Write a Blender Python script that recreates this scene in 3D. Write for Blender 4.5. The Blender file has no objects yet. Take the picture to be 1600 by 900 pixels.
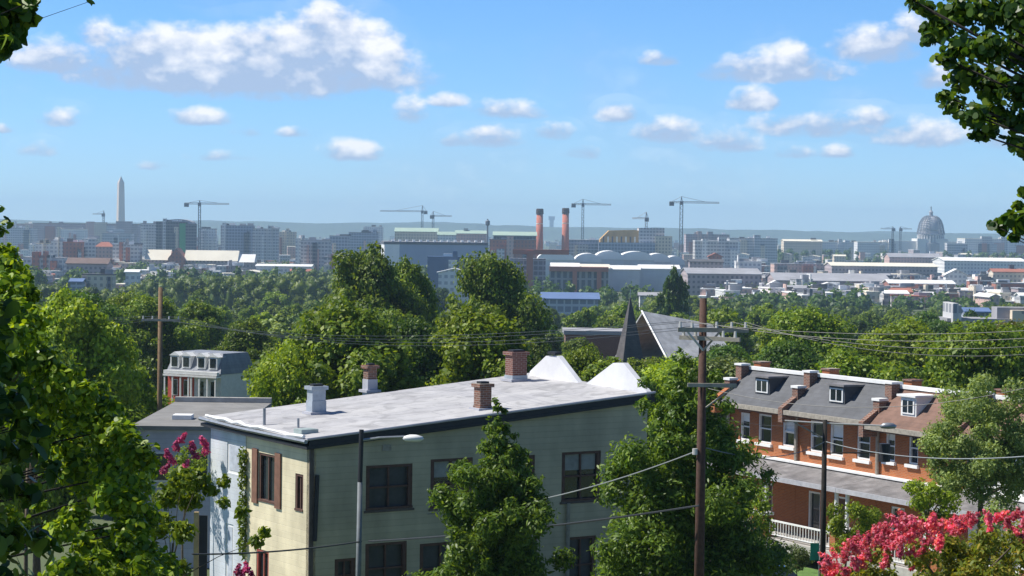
import bpy, math, random
import numpy as np
from mathutils import Vector, Matrix
R = math.radians
scn = bpy.context.scene
col = scn.collection
random.seed(7)

# ------------------------------------------------------------------ camera
F = 3400.0                     # focal length in pixels of a 1600 px wide frame
CZ = 45.0
PITCH = math.atan(93/F); ROLL = R(0.72)
fw = Vector((0, math.cos(PITCH), -math.sin(PITCH)))
rt0 = Vector((1, 0, 0)); up0 = rt0.cross(fw)
rt = rt0*math.cos(ROLL) + up0*math.sin(ROLL)
up = up0*math.cos(ROLL) - rt0*math.sin(ROLL)
cam = bpy.data.cameras.new("camera"); co = bpy.data.objects.new("camera", cam); col.objects.link(co)
M = Matrix((rt, up, -fw)).transposed().to_4x4(); M.translation = (0, 0, CZ)
co.matrix_world = M
cam.sensor_width = 36; cam.lens = 36*F/1600; cam.clip_start = 0.1; cam.clip_end = 60000
scn.camera = co
EYE = Vector((0, 0, CZ))
def ray(px, py):
    return (fw*F + rt*(px-800) - up*(py-450))/F
def at(px, py, Y):
    d = ray(px, py); return EYE + d*(Y/d.y)
def on_plane(px, py, P, n):
    d = ray(px, py); return EYE + d*((P-EYE).dot(n)/d.dot(n))

# ------------------------------------------------------------------ sky, sun, exposure
SUN_AZ, SUN_EL = R(-82), R(52)       # sun on the left of the view
SKY_STRENGTH, SUN_STRENGTH = 0.085, 5.0
EXPOSURE = 0.36
w = bpy.data.worlds.new("World"); scn.world = w; w.use_nodes = True
nt = w.node_tree; N = nt.nodes; L = nt.links
for n in list(N): N.remove(n)
def mth(op, a, b=None, c=None, clamp=False):
    n = N.new('ShaderNodeMath'); n.operation = op; n.use_clamp = clamp
    for i, v in enumerate((a, b, c)):
        if v is None: continue
        if isinstance(v, (int, float)): n.inputs[i].default_value = v
        else: L.new(v, n.inputs[i])
    return n.outputs[0]
def maprange(v, a, b, c=0.0, d=1.0, smooth=True):
    n = N.new('ShaderNodeMapRange')
    if smooth: n.interpolation_type = 'SMOOTHSTEP'
    L.new(v, n.inputs[0])
    for i, x in enumerate((a, b, c, d)): n.inputs[i+1].default_value = x
    return n.outputs[0]
sky = N.new('ShaderNodeTexSky'); sky.sky_type = 'NISHITA'; sky.sun_disc = False
sky.sun_elevation = SUN_EL; sky.sun_rotation = SUN_AZ
sky.air_density = 1.0; sky.dust_density = 0.0; sky.ozone_density = 3.0; sky.altitude = 50
geo = N.new('ShaderNodeTexCoord'); sep = N.new('ShaderNodeSeparateXYZ'); L.new(geo.outputs['Generated'], sep.inputs[0])
az = mth('ARCTAN2', sep.outputs[0], sep.outputs[1]); el = mth('ARCSINE', sep.outputs[2])
cmb = N.new('ShaderNodeCombineXYZ'); L.new(az, cmb.inputs[0]); L.new(mth('MULTIPLY', el, 1.5), cmb.inputs[1])
def noise(scale, detail, rough, off=(0, 0, 0), dist=0.0):
    mp = N.new('ShaderNodeMapping'); L.new(cmb.outputs[0], mp.inputs[0]); mp.inputs['Location'].default_value = off
    n = N.new('ShaderNodeTexNoise'); L.new(mp.outputs[0], n.inputs['Vector'])
    n.inputs['Scale'].default_value = scale; n.inputs['Detail'].default_value = detail; n.inputs['Roughness'].default_value = rough
    n.inputs['Distortion'].default_value = dist
    return n.outputs['Fac']
n_edge = noise(30, 8, 0.56, dist=.1); n_edge2 = noise(85, 4, 0.5, (3, 1, 0)); n_big = noise(9, 4, 0.5, (7, 2, 0))
# cumulus groups: centre and radii in the photograph's pixels turned into azimuth / elevation, amount
CLOUDS = [(380,108,205,38,1.7),(512,42,46,32,1.5),(560,84,62,42,1.5),(440,76,110,34,1.6),(270,72,110,28,1.3),(155,52,34,24,.8),(255,82,115,40,.95),(85,90,68,27,1.1),(590,122,36,20,.9),
 (400,140,150,22,.55),(330,70,90,30,.8),(310,182,52,16,.75),(95,182,40,18,.5),(60,232,36,15,.4),(458,206,28,10,.6),(552,236,44,18,.9),(345,244,52,10,.55),
 (240,258,30,10,.4),(385,205,30,12,.4),(700,156,30,12,.75),(790,172,62,17,.75),(765,212,48,20,.8),(712,219,30,13,.7),(640,170,30,28,.5),(868,206,33,15,.9),
 (912,237,30,15,.8),(968,176,34,17,.8),(1045,203,52,22,.95),(1032,92,34,13,.8),(1205,106,105,24,1.05),(1240,90,36,22,1.1),(1180,156,38,19,1.05),
 (1378,70,72,28,1.1),(1435,48,42,28,1.1),(1465,118,42,26,.7),(1135,222,50,19,.95),(1240,238,38,11,.65),(1290,194,120,22,.8),(1365,184,32,16,1),
 (1450,208,90,26,.65),(1312,237,32,12,.7),(1575,214,70,22,.6),(0,200,24,9,.6),(1560,110,40,40,.6)]
best = None; hrel = None
for (cx, cy, rx, ry, s) in CLOUDS:
    d = ray(cx, cy).normalized(); a0 = math.atan2(d.x, d.y); e0 = math.asin(d.z)
    x = mth('MULTIPLY', mth('SUBTRACT', az, a0), F/(rx*1.12))
    y0 = mth('SUBTRACT', el, e0 - ry*0.35/F)
    y = mth('MAXIMUM', mth('MULTIPLY', y0, F/(ry*1.5)), mth('MULTIPLY', y0, -F/(ry*0.62)))
    m = mth('SUBTRACT', s*.9+.5, mth('ADD', mth('MULTIPLY', x, x), mth('MULTIPLY', y, y)))
    h = mth('MULTIPLY', y0, F/(ry*1.5))
    wgt = mth('POWER', mth('MAXIMUM', mth('ADD', m, 1.0), 0.001), 3.0)
    if best is None: best = m; hs_ = mth('MULTIPLY', h, wgt); ws_ = wgt
    else:
        best = mth('SMOOTH_MAX', m, best, 0.35)
        hs_ = mth('MULTIPLY_ADD', h, wgt, hs_); ws_ = mth('ADD', ws_, wgt)
hrel = mth('MAXIMUM', mth('MINIMUM', mth('DIVIDE', hs_, mth('ADD', ws_, 0.01)), 1.5), -1.5)
best = mth('MAXIMUM', best, -1.5)
fld = mth('ADD', best, mth('ADD', mth('MULTIPLY', mth('SUBTRACT', n_edge, 0.5), 2.7), mth('MULTIPLY', mth('SUBTRACT', n_edge2, 0.5), 2.2)))
dens = maprange(fld, 0.0, 1.35)
veil = mth('MULTIPLY', maprange(mth('ADD', n_big, mth('MULTIPLY', n_edge, .35)), 0.62, 0.95), 0.22)
dens = mth('MAXIMUM', mth('MULTIPLY', dens, 0.9), veil)
lit = mth('ADD', mth('MULTIPLY', hrel, 0.85), mth('ADD', mth('MULTIPLY', mth('SUBTRACT', n_edge2, 0.5), 2.0), mth('ADD', mth('MULTIPLY', mth('SUBTRACT', n_edge, 0.5), 2.0), 0.0)), clamp=True)
cr = N.new('ShaderNodeValToRGB'); L.new(lit, cr.inputs[0])
cr.color_ramp.elements[0].color = (4.1, 5.2, 7.3, 1); cr.color_ramp.elements[1].color = (10.5, 10.3, 10.4, 1); cr.color_ramp.elements[1].position = 0.8
tint = N.new('ShaderNodeMix'); tint.data_type = 'RGBA'; tint.blend_type = 'MULTIPLY'; tint.inputs[0].default_value = 1
L.new(sky.outputs[0], tint.inputs[6]); tint.inputs[7].default_value = (0.49, 0.87, 1.36, 1)
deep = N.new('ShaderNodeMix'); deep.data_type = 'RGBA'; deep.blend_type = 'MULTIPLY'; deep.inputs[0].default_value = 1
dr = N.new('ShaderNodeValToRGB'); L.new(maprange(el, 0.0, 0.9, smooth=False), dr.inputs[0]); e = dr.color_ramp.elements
e[0].color = (1.32, 1.16, 1.22, 1); e[1].color = (.50, .47, .44, 1); k_ = e.new(.16); k_.color = (.98, .98, 1, 1); k_ = e.new(.5); k_.color = (.60, .57, .54, 1)  # upper sky dimmed on purpose to weaken the fill light in shade
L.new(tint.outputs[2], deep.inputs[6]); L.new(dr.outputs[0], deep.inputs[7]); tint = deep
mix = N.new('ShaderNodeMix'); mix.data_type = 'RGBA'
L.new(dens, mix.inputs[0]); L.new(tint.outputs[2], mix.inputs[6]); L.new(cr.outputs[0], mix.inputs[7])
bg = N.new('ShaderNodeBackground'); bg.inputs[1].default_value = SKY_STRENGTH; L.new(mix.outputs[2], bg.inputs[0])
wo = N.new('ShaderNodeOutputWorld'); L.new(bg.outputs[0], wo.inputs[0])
try: w.cycles.sampling_method = 'MANUAL'; w.cycles.sample_map_resolution = 512
except Exception: pass

sl = bpy.data.lights.new("sun", 'SUN'); so = bpy.data.objects.new("sun", sl); col.objects.link(so)
sl.energy = SUN_STRENGTH; sl.angle = R(0.5); sl.color = (1.0, 0.955, 0.88)
sdir = Vector((math.sin(SUN_AZ)*math.cos(SUN_EL), math.cos(SUN_AZ)*math.cos(SUN_EL), math.sin(SUN_EL)))
so.rotation_euler = sdir.to_track_quat('Z', 'Y').to_euler(); so.location = (0, 0, 120)
vs = scn.view_settings; vs.view_transform = 'Standard'; vs.look = 'None'; vs.gamma = 1; vs.exposure = EXPOSURE; vs.use_curve_mapping = False
scn.cycles.max_bounces = 6; scn.cycles.transparent_max_bounces = 8; scn.cycles.volume_bounces = 2

# ------------------------------------------------------------------ materials
MT = {}
def mat(name, c, rough=0.8, var=0.25, scale=3.0, bump=0.0, metal=0.0, stain=None, spec=None, lines=None, island=None, coat=None):
    """lines=(period, strength): courses along local z.  island=(c2, c3): a random colour for every leaf."""
    m = bpy.data.materials.new(name); m.use_nodes = True; t = m.node_tree; n = t.nodes; l = t.links
    b = n['Principled BSDF']; b.inputs['Roughness'].default_value = rough
    if island: b.inputs['Specular IOR Level'].default_value = .3
    b.inputs['Roughness'].default_value = rough; b.inputs['Metallic'].default_value = metal
    if spec is not None: b.inputs['Specular IOR Level'].default_value = spec
    tc = n.new('ShaderNodeTexCoord'); nz = n.new('ShaderNodeTexNoise'); l.new(tc.outputs['Object'], nz.inputs['Vector'])
    nz.inputs['Scale'].default_value = scale; nz.inputs['Detail'].default_value = 8; nz.inputs['Roughness'].default_value = 0.65
    r = n.new('ShaderNodeValToRGB'); l.new(nz.outputs['Fac'], r.inputs[0])
    lo = [x*(1-var) for x in c]; hi = [min(1, x*(1+var*0.8)) for x in c]
    if stain: lo = stain
    r.color_ramp.elements[0].position = 0.32; r.color_ramp.elements[0].color = (*lo, 1)
    r.color_ramp.elements[1].position = 0.68; r.color_ramp.elements[1].color = (*hi, 1)
    outc = r.outputs[0]
    if lines:
        sx = n.new('ShaderNodeSeparateXYZ'); l.new(tc.outputs['Object'], sx.inputs[0])
        a = n.new('ShaderNodeMath'); a.operation = 'DIVIDE'; l.new(sx.outputs[2], a.inputs[0]); a.inputs[1].default_value = lines[0]
        f = n.new('ShaderNodeMath'); f.operation = 'FRACT'; l.new(a.outputs[0], f.inputs[0])
        g = n.new('ShaderNodeMapRange'); l.new(f.outputs[0], g.inputs[0]); g.inputs[1].default_value = 0; g.inputs[2].default_value = 0.16
        g.inputs[3].default_value = 1-lines[1]; g.inputs[4].default_value = 1
        mx = n.new('ShaderNodeMix'); mx.data_type = 'RGBA'; mx.blend_type = 'MULTIPLY'; mx.inputs[0].default_value = 1
        l.new(outc, mx.inputs[6]); l.new(g.outputs[0], mx.inputs[7]); outc = mx.outputs[2]
        fl_ = n.new('ShaderNodeMath'); fl_.operation = 'FLOOR'; l.new(a.outputs[0], fl_.inputs[0])
        wn = n.new('ShaderNodeTexWhiteNoise'); wn.noise_dimensions = '1D'; l.new(fl_.outputs[0], wn.inputs['W'])
        mp_ = n.new('ShaderNodeMapping'); mp_.inputs['Scale'].default_value = (1.1, 1.1, .35); l.new(tc.outputs['Object'], mp_.inputs[0])
        st = n.new('ShaderNodeTexNoise'); l.new(mp_.outputs[0], st.inputs['Vector']); st.inputs['Scale'].default_value = 1; st.inputs['Detail'].default_value = 6
        s1 = n.new('ShaderNodeMapRange'); l.new(st.outputs['Fac'], s1.inputs[0]); s1.inputs[1].default_value = .35; s1.inputs[2].default_value = .65; s1.inputs[3].default_value = .80; s1.inputs[4].default_value = 1.05
        s2 = n.new('ShaderNodeMath'); s2.operation = 'MULTIPLY_ADD'; l.new(wn.outputs['Value'], s2.inputs[0]); s2.inputs[1].default_value = .07; s2.inputs[2].default_value = .96
        s3 = n.new('ShaderNodeMath'); s3.operation = 'MULTIPLY'; l.new(s1.outputs[0], s3.inputs[0]); l.new(s2.outputs[0], s3.inputs[1])
        mx2 = n.new('ShaderNodeMix'); mx2.data_type = 'RGBA'; mx2.blend_type = 'MULTIPLY'; mx2.inputs[0].default_value = 1
        l.new(outc, mx2.inputs[6]); l.new(s3.outputs[0], mx2.inputs[7]); outc = mx2.outputs[2]
        bp = n.new('ShaderNodeBump'); bp.inputs['Distance'].default_value = 0.02; bp.inputs['Strength'].default_value = 0.6
        l.new(f.outputs[0], bp.inputs['Height']); l.new(bp.outputs[0], b.inputs['Normal'])
    elif bump:
        bp = n.new('ShaderNodeBump'); bp.inputs['Distance'].default_value = 0.05; bp.inputs['Strength'].default_value = bump
        l.new(nz.outputs['Fac'], bp.inputs['Height']); l.new(bp.outputs[0], b.inputs['Normal'])
    if island:
        gi = n.new('ShaderNodeNewGeometry'); r2 = n.new('ShaderNodeValToRGB'); l.new(gi.outputs['Random Per Island'], r2.inputs[0])
        e = r2.color_ramp.elements; e[0].color = (*c, 1); e[1].color = (*island[1], 1); e[1].position = 1.0
        k = e.new(0.55); k.color = (*island[0], 1)
        # each plant shifts a little in tone, and the clumps within it too
        oi = n.new('ShaderNodeObjectInfo'); ad = n.new('ShaderNodeMath'); ad.operation = 'MULTIPLY_ADD'
        l.new(oi.outputs['Random'], ad.inputs[0]); ad.inputs[1].default_value = 0.5; ad.inputs[2].default_value = 0.45
        nz.inputs['Scale'].default_value = scale
        mm = n.new('ShaderNodeMath'); mm.operation = 'MULTIPLY'; l.new(ad.outputs[0], mm.inputs[0])
        cl = n.new('ShaderNodeMapRange'); l.new(nz.outputs['Fac'], cl.inputs[0]); cl.inputs[1].default_value = .3; cl.inputs[2].default_value = .7; cl.inputs[3].default_value = .95; cl.inputs[4].default_value = 1.75
        l.new(cl.outputs[0], mm.inputs[1])
        mx = n.new('ShaderNodeMix'); mx.data_type = 'RGBA'; mx.blend_type = 'MULTIPLY'; mx.inputs[0].default_value = 1
        l.new(r2.outputs[0], mx.inputs[6]); l.new(mm.outputs[0], mx.inputs[7]); outc = mx.outputs[2]
        tr = n.new('ShaderNodeBsdfTranslucent'); sc = n.new('ShaderNodeMixShader'); sc.inputs[0].default_value = 0.40
        hs = n.new('ShaderNodeMix'); hs.data_type = 'RGBA'; hs.blend_type = 'MULTIPLY'; hs.inputs[0].default_value = 1
        l.new(outc, hs.inputs[6]); hs.inputs[7].default_value = (1.35, 1.25, 0.5, 1); l.new(hs.outputs[2], tr.inputs[0])
        l.new(b.outputs[0], sc.inputs[1]); l.new(tr.outputs[0], sc.inputs[2]); l.new(sc.outputs[0], n['Material Output'].inputs[0])
    l.new(outc, b.inputs['Base Color'])
    MT[name] = m; return m
def facade_mat(name, c, wc, pu=3.2, pv=3.4, fu=0.55, fv=0.5, var=0.12):
    """masonry with rows of small windows far away (surface pattern), on upright faces only"""
    m = mat(name, c, 0.85, var, 0.05); t = m.node_tree; n = t.nodes; l = t.links; b = n['Principled BSDF']
    base = b.inputs['Base Color'].links[0].from_socket
    tc = [x for x in n if x.type == 'TEX_COORD'][0]
    sx = n.new('ShaderNodeSeparateXYZ'); l.new(tc.outputs['Object'], sx.inputs[0])
    def m2(op, a, bb):
        k = n.new('ShaderNodeMath'); k.operation = op
        for i, v in enumerate((a, bb)):
            if v is None: continue
            if isinstance(v, (int, float)): k.inputs[i].default_value = v
            else: l.new(v, k.inputs[i])
        return k.outputs[0]
    u = m2('FRACT', m2('DIVIDE', m2('ADD', sx.outputs[0], sx.outputs[1]), pu), None)
    v = m2('FRACT', m2('DIVIDE', sx.outputs[2], pv), None)
    k = m2('MULTIPLY', m2('LESS_THAN', u, fu), m2('GREATER_THAN', v, 1-fv))
    g = n.new('ShaderNodeNewGeometry'); sn = n.new('ShaderNodeSeparateXYZ'); l.new(g.outputs['Normal'], sn.inputs[0])
    k = m2('MULTIPLY', k, m2('LESS_THAN', m2('ABSOLUTE', sn.outputs[2], None), 0.4))
    mx = n.new('ShaderNodeMix'); mx.data_type = 'RGBA'; l.new(k, mx.inputs[0]); l.new(base, mx.inputs[6]); mx.inputs[7].default_value = (*wc, 1)
    l.new(mx.outputs[2], b.inputs['Base Color']); return m
def brick_mat(name, c, c2, mortar, sc=1.0):
    m = mat(name, c, 0.9, 0.2, 2.0); t = m.node_tree; n = t.nodes; l = t.links; b = n['Principled BSDF']
    base = b.inputs['Base Color'].links[0].from_socket
    tc = [x for x in n if x.type == 'TEX_COORD'][0]; sx = n.new('ShaderNodeSeparateXYZ'); l.new(tc.outputs['Object'], sx.inputs[0])
    a = n.new('ShaderNodeMath'); a.operation = 'ADD'; l.new(sx.outputs[0], a.inputs[0]); l.new(sx.outputs[1], a.inputs[1])
    cb = n.new('ShaderNodeCombineXYZ'); l.new(a.outputs[0], cb.inputs[0]); l.new(sx.outputs[2], cb.inputs[1])
    br = n.new('ShaderNodeTexBrick'); l.new(cb.outputs[0], br.inputs['Vector']); br.inputs['Scale'].default_value = sc
    br.inputs['Brick Width'].default_value = 0.22; br.inputs['Row Height'].default_value = 0.075; br.inputs['Mortar Size'].default_value = 0.008
    l.new(base, br.inputs['Color1']); br.inputs['Color2'].default_value = (*c2, 1); br.inputs['Mortar'].default_value = (*mortar, 1)
    l.new(br.outputs[0], b.inputs['Base Color']); return m

LEAF = dict(
 leaf_mid=mat('leaf_mid', (0.074,0.137,0.016), .5, scale=.35, island=((0.154,0.245,0.021), (0.308,0.388,0.034))),
 leaf_dark=mat('leaf_dark', (0.041,0.097,0.018), .5, scale=.35, island=((0.080,0.165,0.023), (0.165,0.251,0.034))),
 leaf_bright=mat('leaf_bright', (0.125,0.205,0.016), .5, scale=.35, island=((0.228,0.331,0.021), (0.410,0.490,0.034))),
 leaf_grey=mat('leaf_grey', (0.097,0.148,0.046), .55, scale=.5, island=((0.182,0.251,0.074), (0.331,0.399,0.137))),
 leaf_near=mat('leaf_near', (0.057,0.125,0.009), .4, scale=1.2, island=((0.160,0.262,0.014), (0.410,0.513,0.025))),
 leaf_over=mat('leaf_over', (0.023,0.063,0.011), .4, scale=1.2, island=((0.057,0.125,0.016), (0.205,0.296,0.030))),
 leaf_olive=mat('leaf_olive', (0.103,0.148,0.021), .55, scale=.5, island=((0.171,0.217,0.027), (0.342,0.274,0.034))),
 leaf_street=mat('leaf_street', (0.063,0.125,0.018), .45, scale=.9, island=((0.125,0.217,0.025), (0.251,0.353,0.046))),
)
blossom_m = mat('blossom', (.64,.07,.16), .6, scale=2, island=((.78,.15,.27), (.90,.42,.50)))
blossom_mg = mat('blossom_magenta', (.45,.03,.18), .6, scale=2, island=((.60,.07,.28), (.72,.22,.42)))
parapet_white = mat('parapet_white', (.72,.72,.74), .7, .12, .8)
bark = mat('bark', (.11,.085,.06), .9, .4, 6, bump=.5)
dark_bark = mat('dark_bark', (.022,.018,.014), .9, .4, 6, bump=.5)
pole_wood = mat('pole_wood', (.085,.042,.028), .85, .35, 8, bump=.3)
weathered = mat('weathered_timber', (.33,.30,.25), .85, .3, 6)
metal_grey = mat('metal_grey', (.33,.35,.37), .45, .2, 5, metal=.6)
porcelain = mat('porcelain', (.6,.58,.54), .35, .1, 5)
wire_m = mat('wire_black', (.05,.055,.06), .5, .1, 3)
wire_g = mat('wire_grey', (.30,.32,.32), .5, .1, 3)
glass_d = mat('window_glass', (.018,.026,.032), .08, .5, 1.1, spec=.9)
white_p = mat('white_paint', (.78,.78,.76), .6, .1, 2)
white_siding = mat('white_siding', (.70,.74,.78), .7, .1, 1.2, lines=(.2,.22))
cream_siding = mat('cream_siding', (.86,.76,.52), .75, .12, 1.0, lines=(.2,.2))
shaded_siding = mat('shaded_siding', (.50,.45,.325), .75, .14, .7, lines=(.2,.16))  # cream wall as it looks in shade, put into the colour
roof_white = mat('roof_white', (.43,.43,.465), .7, .2, .9, stain=(.365,.365,.40))
def add_seams(m):
    t = m.node_tree; n = t.nodes; l = t.links; b = n['Principled BSDF']; base = b.inputs['Base Color'].links[0].from_socket
    tc = [x for x in n if x.type == 'TEX_COORD'][0]
    br = n.new('ShaderNodeTexBrick'); l.new(tc.outputs['Object'], br.inputs['Vector']); br.inputs['Scale'].default_value = 1
    br.inputs['Brick Width'].default_value = 5.5; br.inputs['Row Height'].default_value = .95; br.inputs['Mortar Size'].default_value = .022; br.inputs['Mortar Smooth'].default_value = .3
    br.inputs['Color1'].default_value = (1,1,1,1); br.inputs['Color2'].default_value = (.86,.86,.88,1); br.inputs['Mortar'].default_value = (.62,.62,.66,1)
    nz = n.new('ShaderNodeTexNoise'); l.new(tc.outputs['Object'], nz.inputs['Vector']); nz.inputs['Scale'].default_value = 1.1; nz.inputs['Detail'].default_value = 10; nz.inputs['Distortion'].default_value = 1.4
    rr = n.new('ShaderNodeMapRange'); l.new(nz.outputs['Fac'], rr.inputs[0]); rr.inputs[1].default_value = .52; rr.inputs[2].default_value = .60; rr.inputs[3].default_value = 1; rr.inputs[4].default_value = .78
    last = base
    for s in (br.outputs['Color'], rr.outputs[0]):
        mx = n.new('ShaderNodeMix'); mx.data_type = 'RGBA'; mx.blend_type = 'MULTIPLY'; mx.inputs[0].default_value = 1
        l.new(last, mx.inputs[6]); l.new(s, mx.inputs[7]); last = mx.outputs[2]
    l.new(last, b.inputs['Base Color'])
membrane = mat('roof_membrane', (.46,.455,.455), .75, .15, .8); add_seams(membrane)
brown_trim = mat('brown_trim', (.11,.055,.04), .7, .3, 4)
black_trim = mat('black_trim', (.02,.02,.024), .6, .3, 4)
brick_o = brick_mat('orange_brick', (.43,.125,.028), (.33,.09,.022), (.32,.20,.13))
brick_r = brick_mat('red_brick', (.20,.07,.05), (.15,.05,.04), (.32,.27,.23))
brick_old = brick_mat('old_brick', (.24,.10,.06), (.12,.06,.045), (.30,.26,.22))
slate = mat('slate', (.090,.095,.106), .7, .2, 2, lines=(.18,.2))
brown_shingle = mat('brown_shingle', (.20,.115,.085), .85, .2, 2, lines=(.18,.2))
porch_metal = mat('porch_roof', (.21,.20,.20), .6, .45, 1.2)
concrete = mat('concrete', (.42,.40,.37), .9, .2, 2)
asphalt = mat('asphalt', (.055,.055,.06), .95, .25, 1)

# ------------------------------------------------------------------ helpers
def tag(o, label=None, cat=None, group=None, kind=None):
    if label: o['label'] = label
    if cat: o['category'] = cat
    if group: o['group'] = group
    if kind: o['kind'] = kind
    return o
def empty(name, loc, rz=0):
    o = bpy.data.objects.new(name, None); o.empty_display_size = .3; col.objects.link(o)
    o.location = loc; o.rotation_euler = (0, 0, rz); return o
def link(name, me, parent=None, loc=None):
    o = bpy.data.objects.new(name, me); col.objects.link(o)
    if parent: o.parent = parent
    if loc is not None: o.location = loc
    return o
class MB:
    def __init__(s): s.v = []; s.f = []
    def add(s, vs, fs):
        b = len(s.v); s.v += [tuple(p) for p in vs]; s.f += [tuple(i+b for i in f) for f in fs]; return s
    def box(s, x0, x1, y0, y1, z0, z1):
        return s.add([(x0,y0,z0),(x1,y0,z0),(x1,y1,z0),(x0,y1,z0),(x0,y0,z1),(x1,y0,z1),(x1,y1,z1),(x0,y1,z1)],
            [(0,3,2,1),(4,5,6,7),(0,1,5,4),(1,2,6,5),(2,3,7,6),(3,0,4,7)])
    def hexa(s, b, t):       # four base and four top corners
        return s.add(list(b)+list(t), [(0,3,2,1),(4,5,6,7),(0,1,5,4),(1,2,6,5),(2,3,7,6),(3,0,4,7)])
    def tube(s, pts, rads, n=8):
        pts = [Vector(p) for p in pts]; b = len(s.v); k = len(pts)
        if isinstance(rads, (int, float)): rads = [rads]*k
        for i, p in enumerate(pts):
            d = (pts[min(i+1, k-1)]-pts[max(i-1, 0)]).normalized()
            a = d.cross(Vector((0,0,1)) if abs(d.z) < .9 else Vector((1,0,0))).normalized(); c = d.cross(a)
            for j in range(n):
                t = 2*math.pi*j/n; q = p + (a*math.cos(t)+c*math.sin(t))*rads[i]; s.v.append(tuple(q))
        for i in range(k-1):
            for j in range(n):
                s.f.append((b+i*n+j, b+i*n+(j+1)%n, b+(i+1)*n+(j+1)%n, b+(i+1)*n+j))
        s.f.append(tuple(b+j for j in range(n))[::-1]); s.f.append(tuple(b+(k-1)*n+j for j in range(n))); return s
    def lathe(s, prof, n=24, c=(0,0)):
        b = len(s.v)
        for (r, z) in prof:
            for j in range(n):
                t = 2*math.pi*j/n; s.v.append((c[0]+r*math.cos(t), c[1]+r*math.sin(t), z))
        for i in range(len(prof)-1):
            for j in range(n): s.f.append((b+i*n+j, b+i*n+(j+1)%n, b+(i+1)*n+(j+1)%n, b+(i+1)*n+j))
        s.f.append(tuple(b+j for j in range(n))[::-1]); s.f.append(tuple(b+(len(prof)-1)*n+j for j in range(n))); return s
    def prism(s, poly, y0, y1):        # poly in x,z
        k = len(poly); return s.add([(x,y0,z) for x, z in poly]+[(x,y1,z) for x, z in poly],
            [tuple(range(k)), tuple(range(2*k-1, k-1, -1))]+[(i, i+k, (i+1)%k+k, (i+1)%k) for i in range(k)])
    def prismx(s, poly, x0, x1):       # poly in y,z
        k = len(poly); return s.add([(x0,y,z) for y, z in poly]+[(x1,y,z) for y, z in poly],
            [tuple(range(k))[::-1], tuple(range(k, 2*k))]+[(i, (i+1)%k, (i+1)%k+k, i+k) for i in range(k)])
    def mesh(s, name, m, smooth=False):
        me = bpy.data.meshes.new(name); me.from_pydata(s.v, [], s.f); me.materials.append(m); me.update()
        if smooth:
            for p in me.polygons: p.use_smooth = True
        return me
    def build(s, name, m, parent=None, loc=None, smooth=False):
        return link(name, s.mesh(name, m, smooth), parent, loc)
def wall_holes(mb, x0, x1, z0, z1, holes, y=0.0, t=0.25, top=None, axis='x', sgn=1):
    """wall in the local x-z plane (or y-z with axis='y') with real openings; top(x) lifts its upper edge"""
    xs = sorted({x0, x1, *[h[0] for h in holes], *[h[1] for h in holes]}); xs = [x for x in xs if x0 <= x <= x1]
    zs = sorted({z0, z1, *[h[2] for h in holes], *[h[3] for h in holes]}); zs = [z for z in zs if z0 <= z <= z1]
    def P(x, yy, z):
        if top and z == z1: z = top(x)
        return (x, yy, z) if axis == 'x' else (yy, x, z)
    def q(a, b, c, d):
        f = [(0,1,2,3)]; mb.add([a,b,c,d], f)
    ins = lambda xa, xb, za, zb: any(h[0] <= xa and xb <= h[1] and h[2] <= za and zb <= h[3] for h in holes)
    yb = y + t*sgn
    for i in range(len(xs)-1):
        for j in range(len(zs)-1):
            if ins(xs[i], xs[i+1], zs[j], zs[j+1]): continue
            for yy in (y, yb): q(P(xs[i],yy,zs[j]), P(xs[i+1],yy,zs[j]), P(xs[i+1],yy,zs[j+1]), P(xs[i],yy,zs[j+1]))
    for (a, b, c, d) in holes + [(x0, x1, z0, z1)]:
        q(P(a,y,c), P(a,yb,c), P(a,yb,d), P(a,y,d)); q(P(b,y,c), P(b,yb,c), P(b,yb,d), P(b,y,d))
        q(P(a,y,c), P(b,y,c), P(b,yb,c), P(a,yb,c)); q(P(a,y,d), P(b,y,d), P(b,yb,d), P(a,yb,d))

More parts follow.
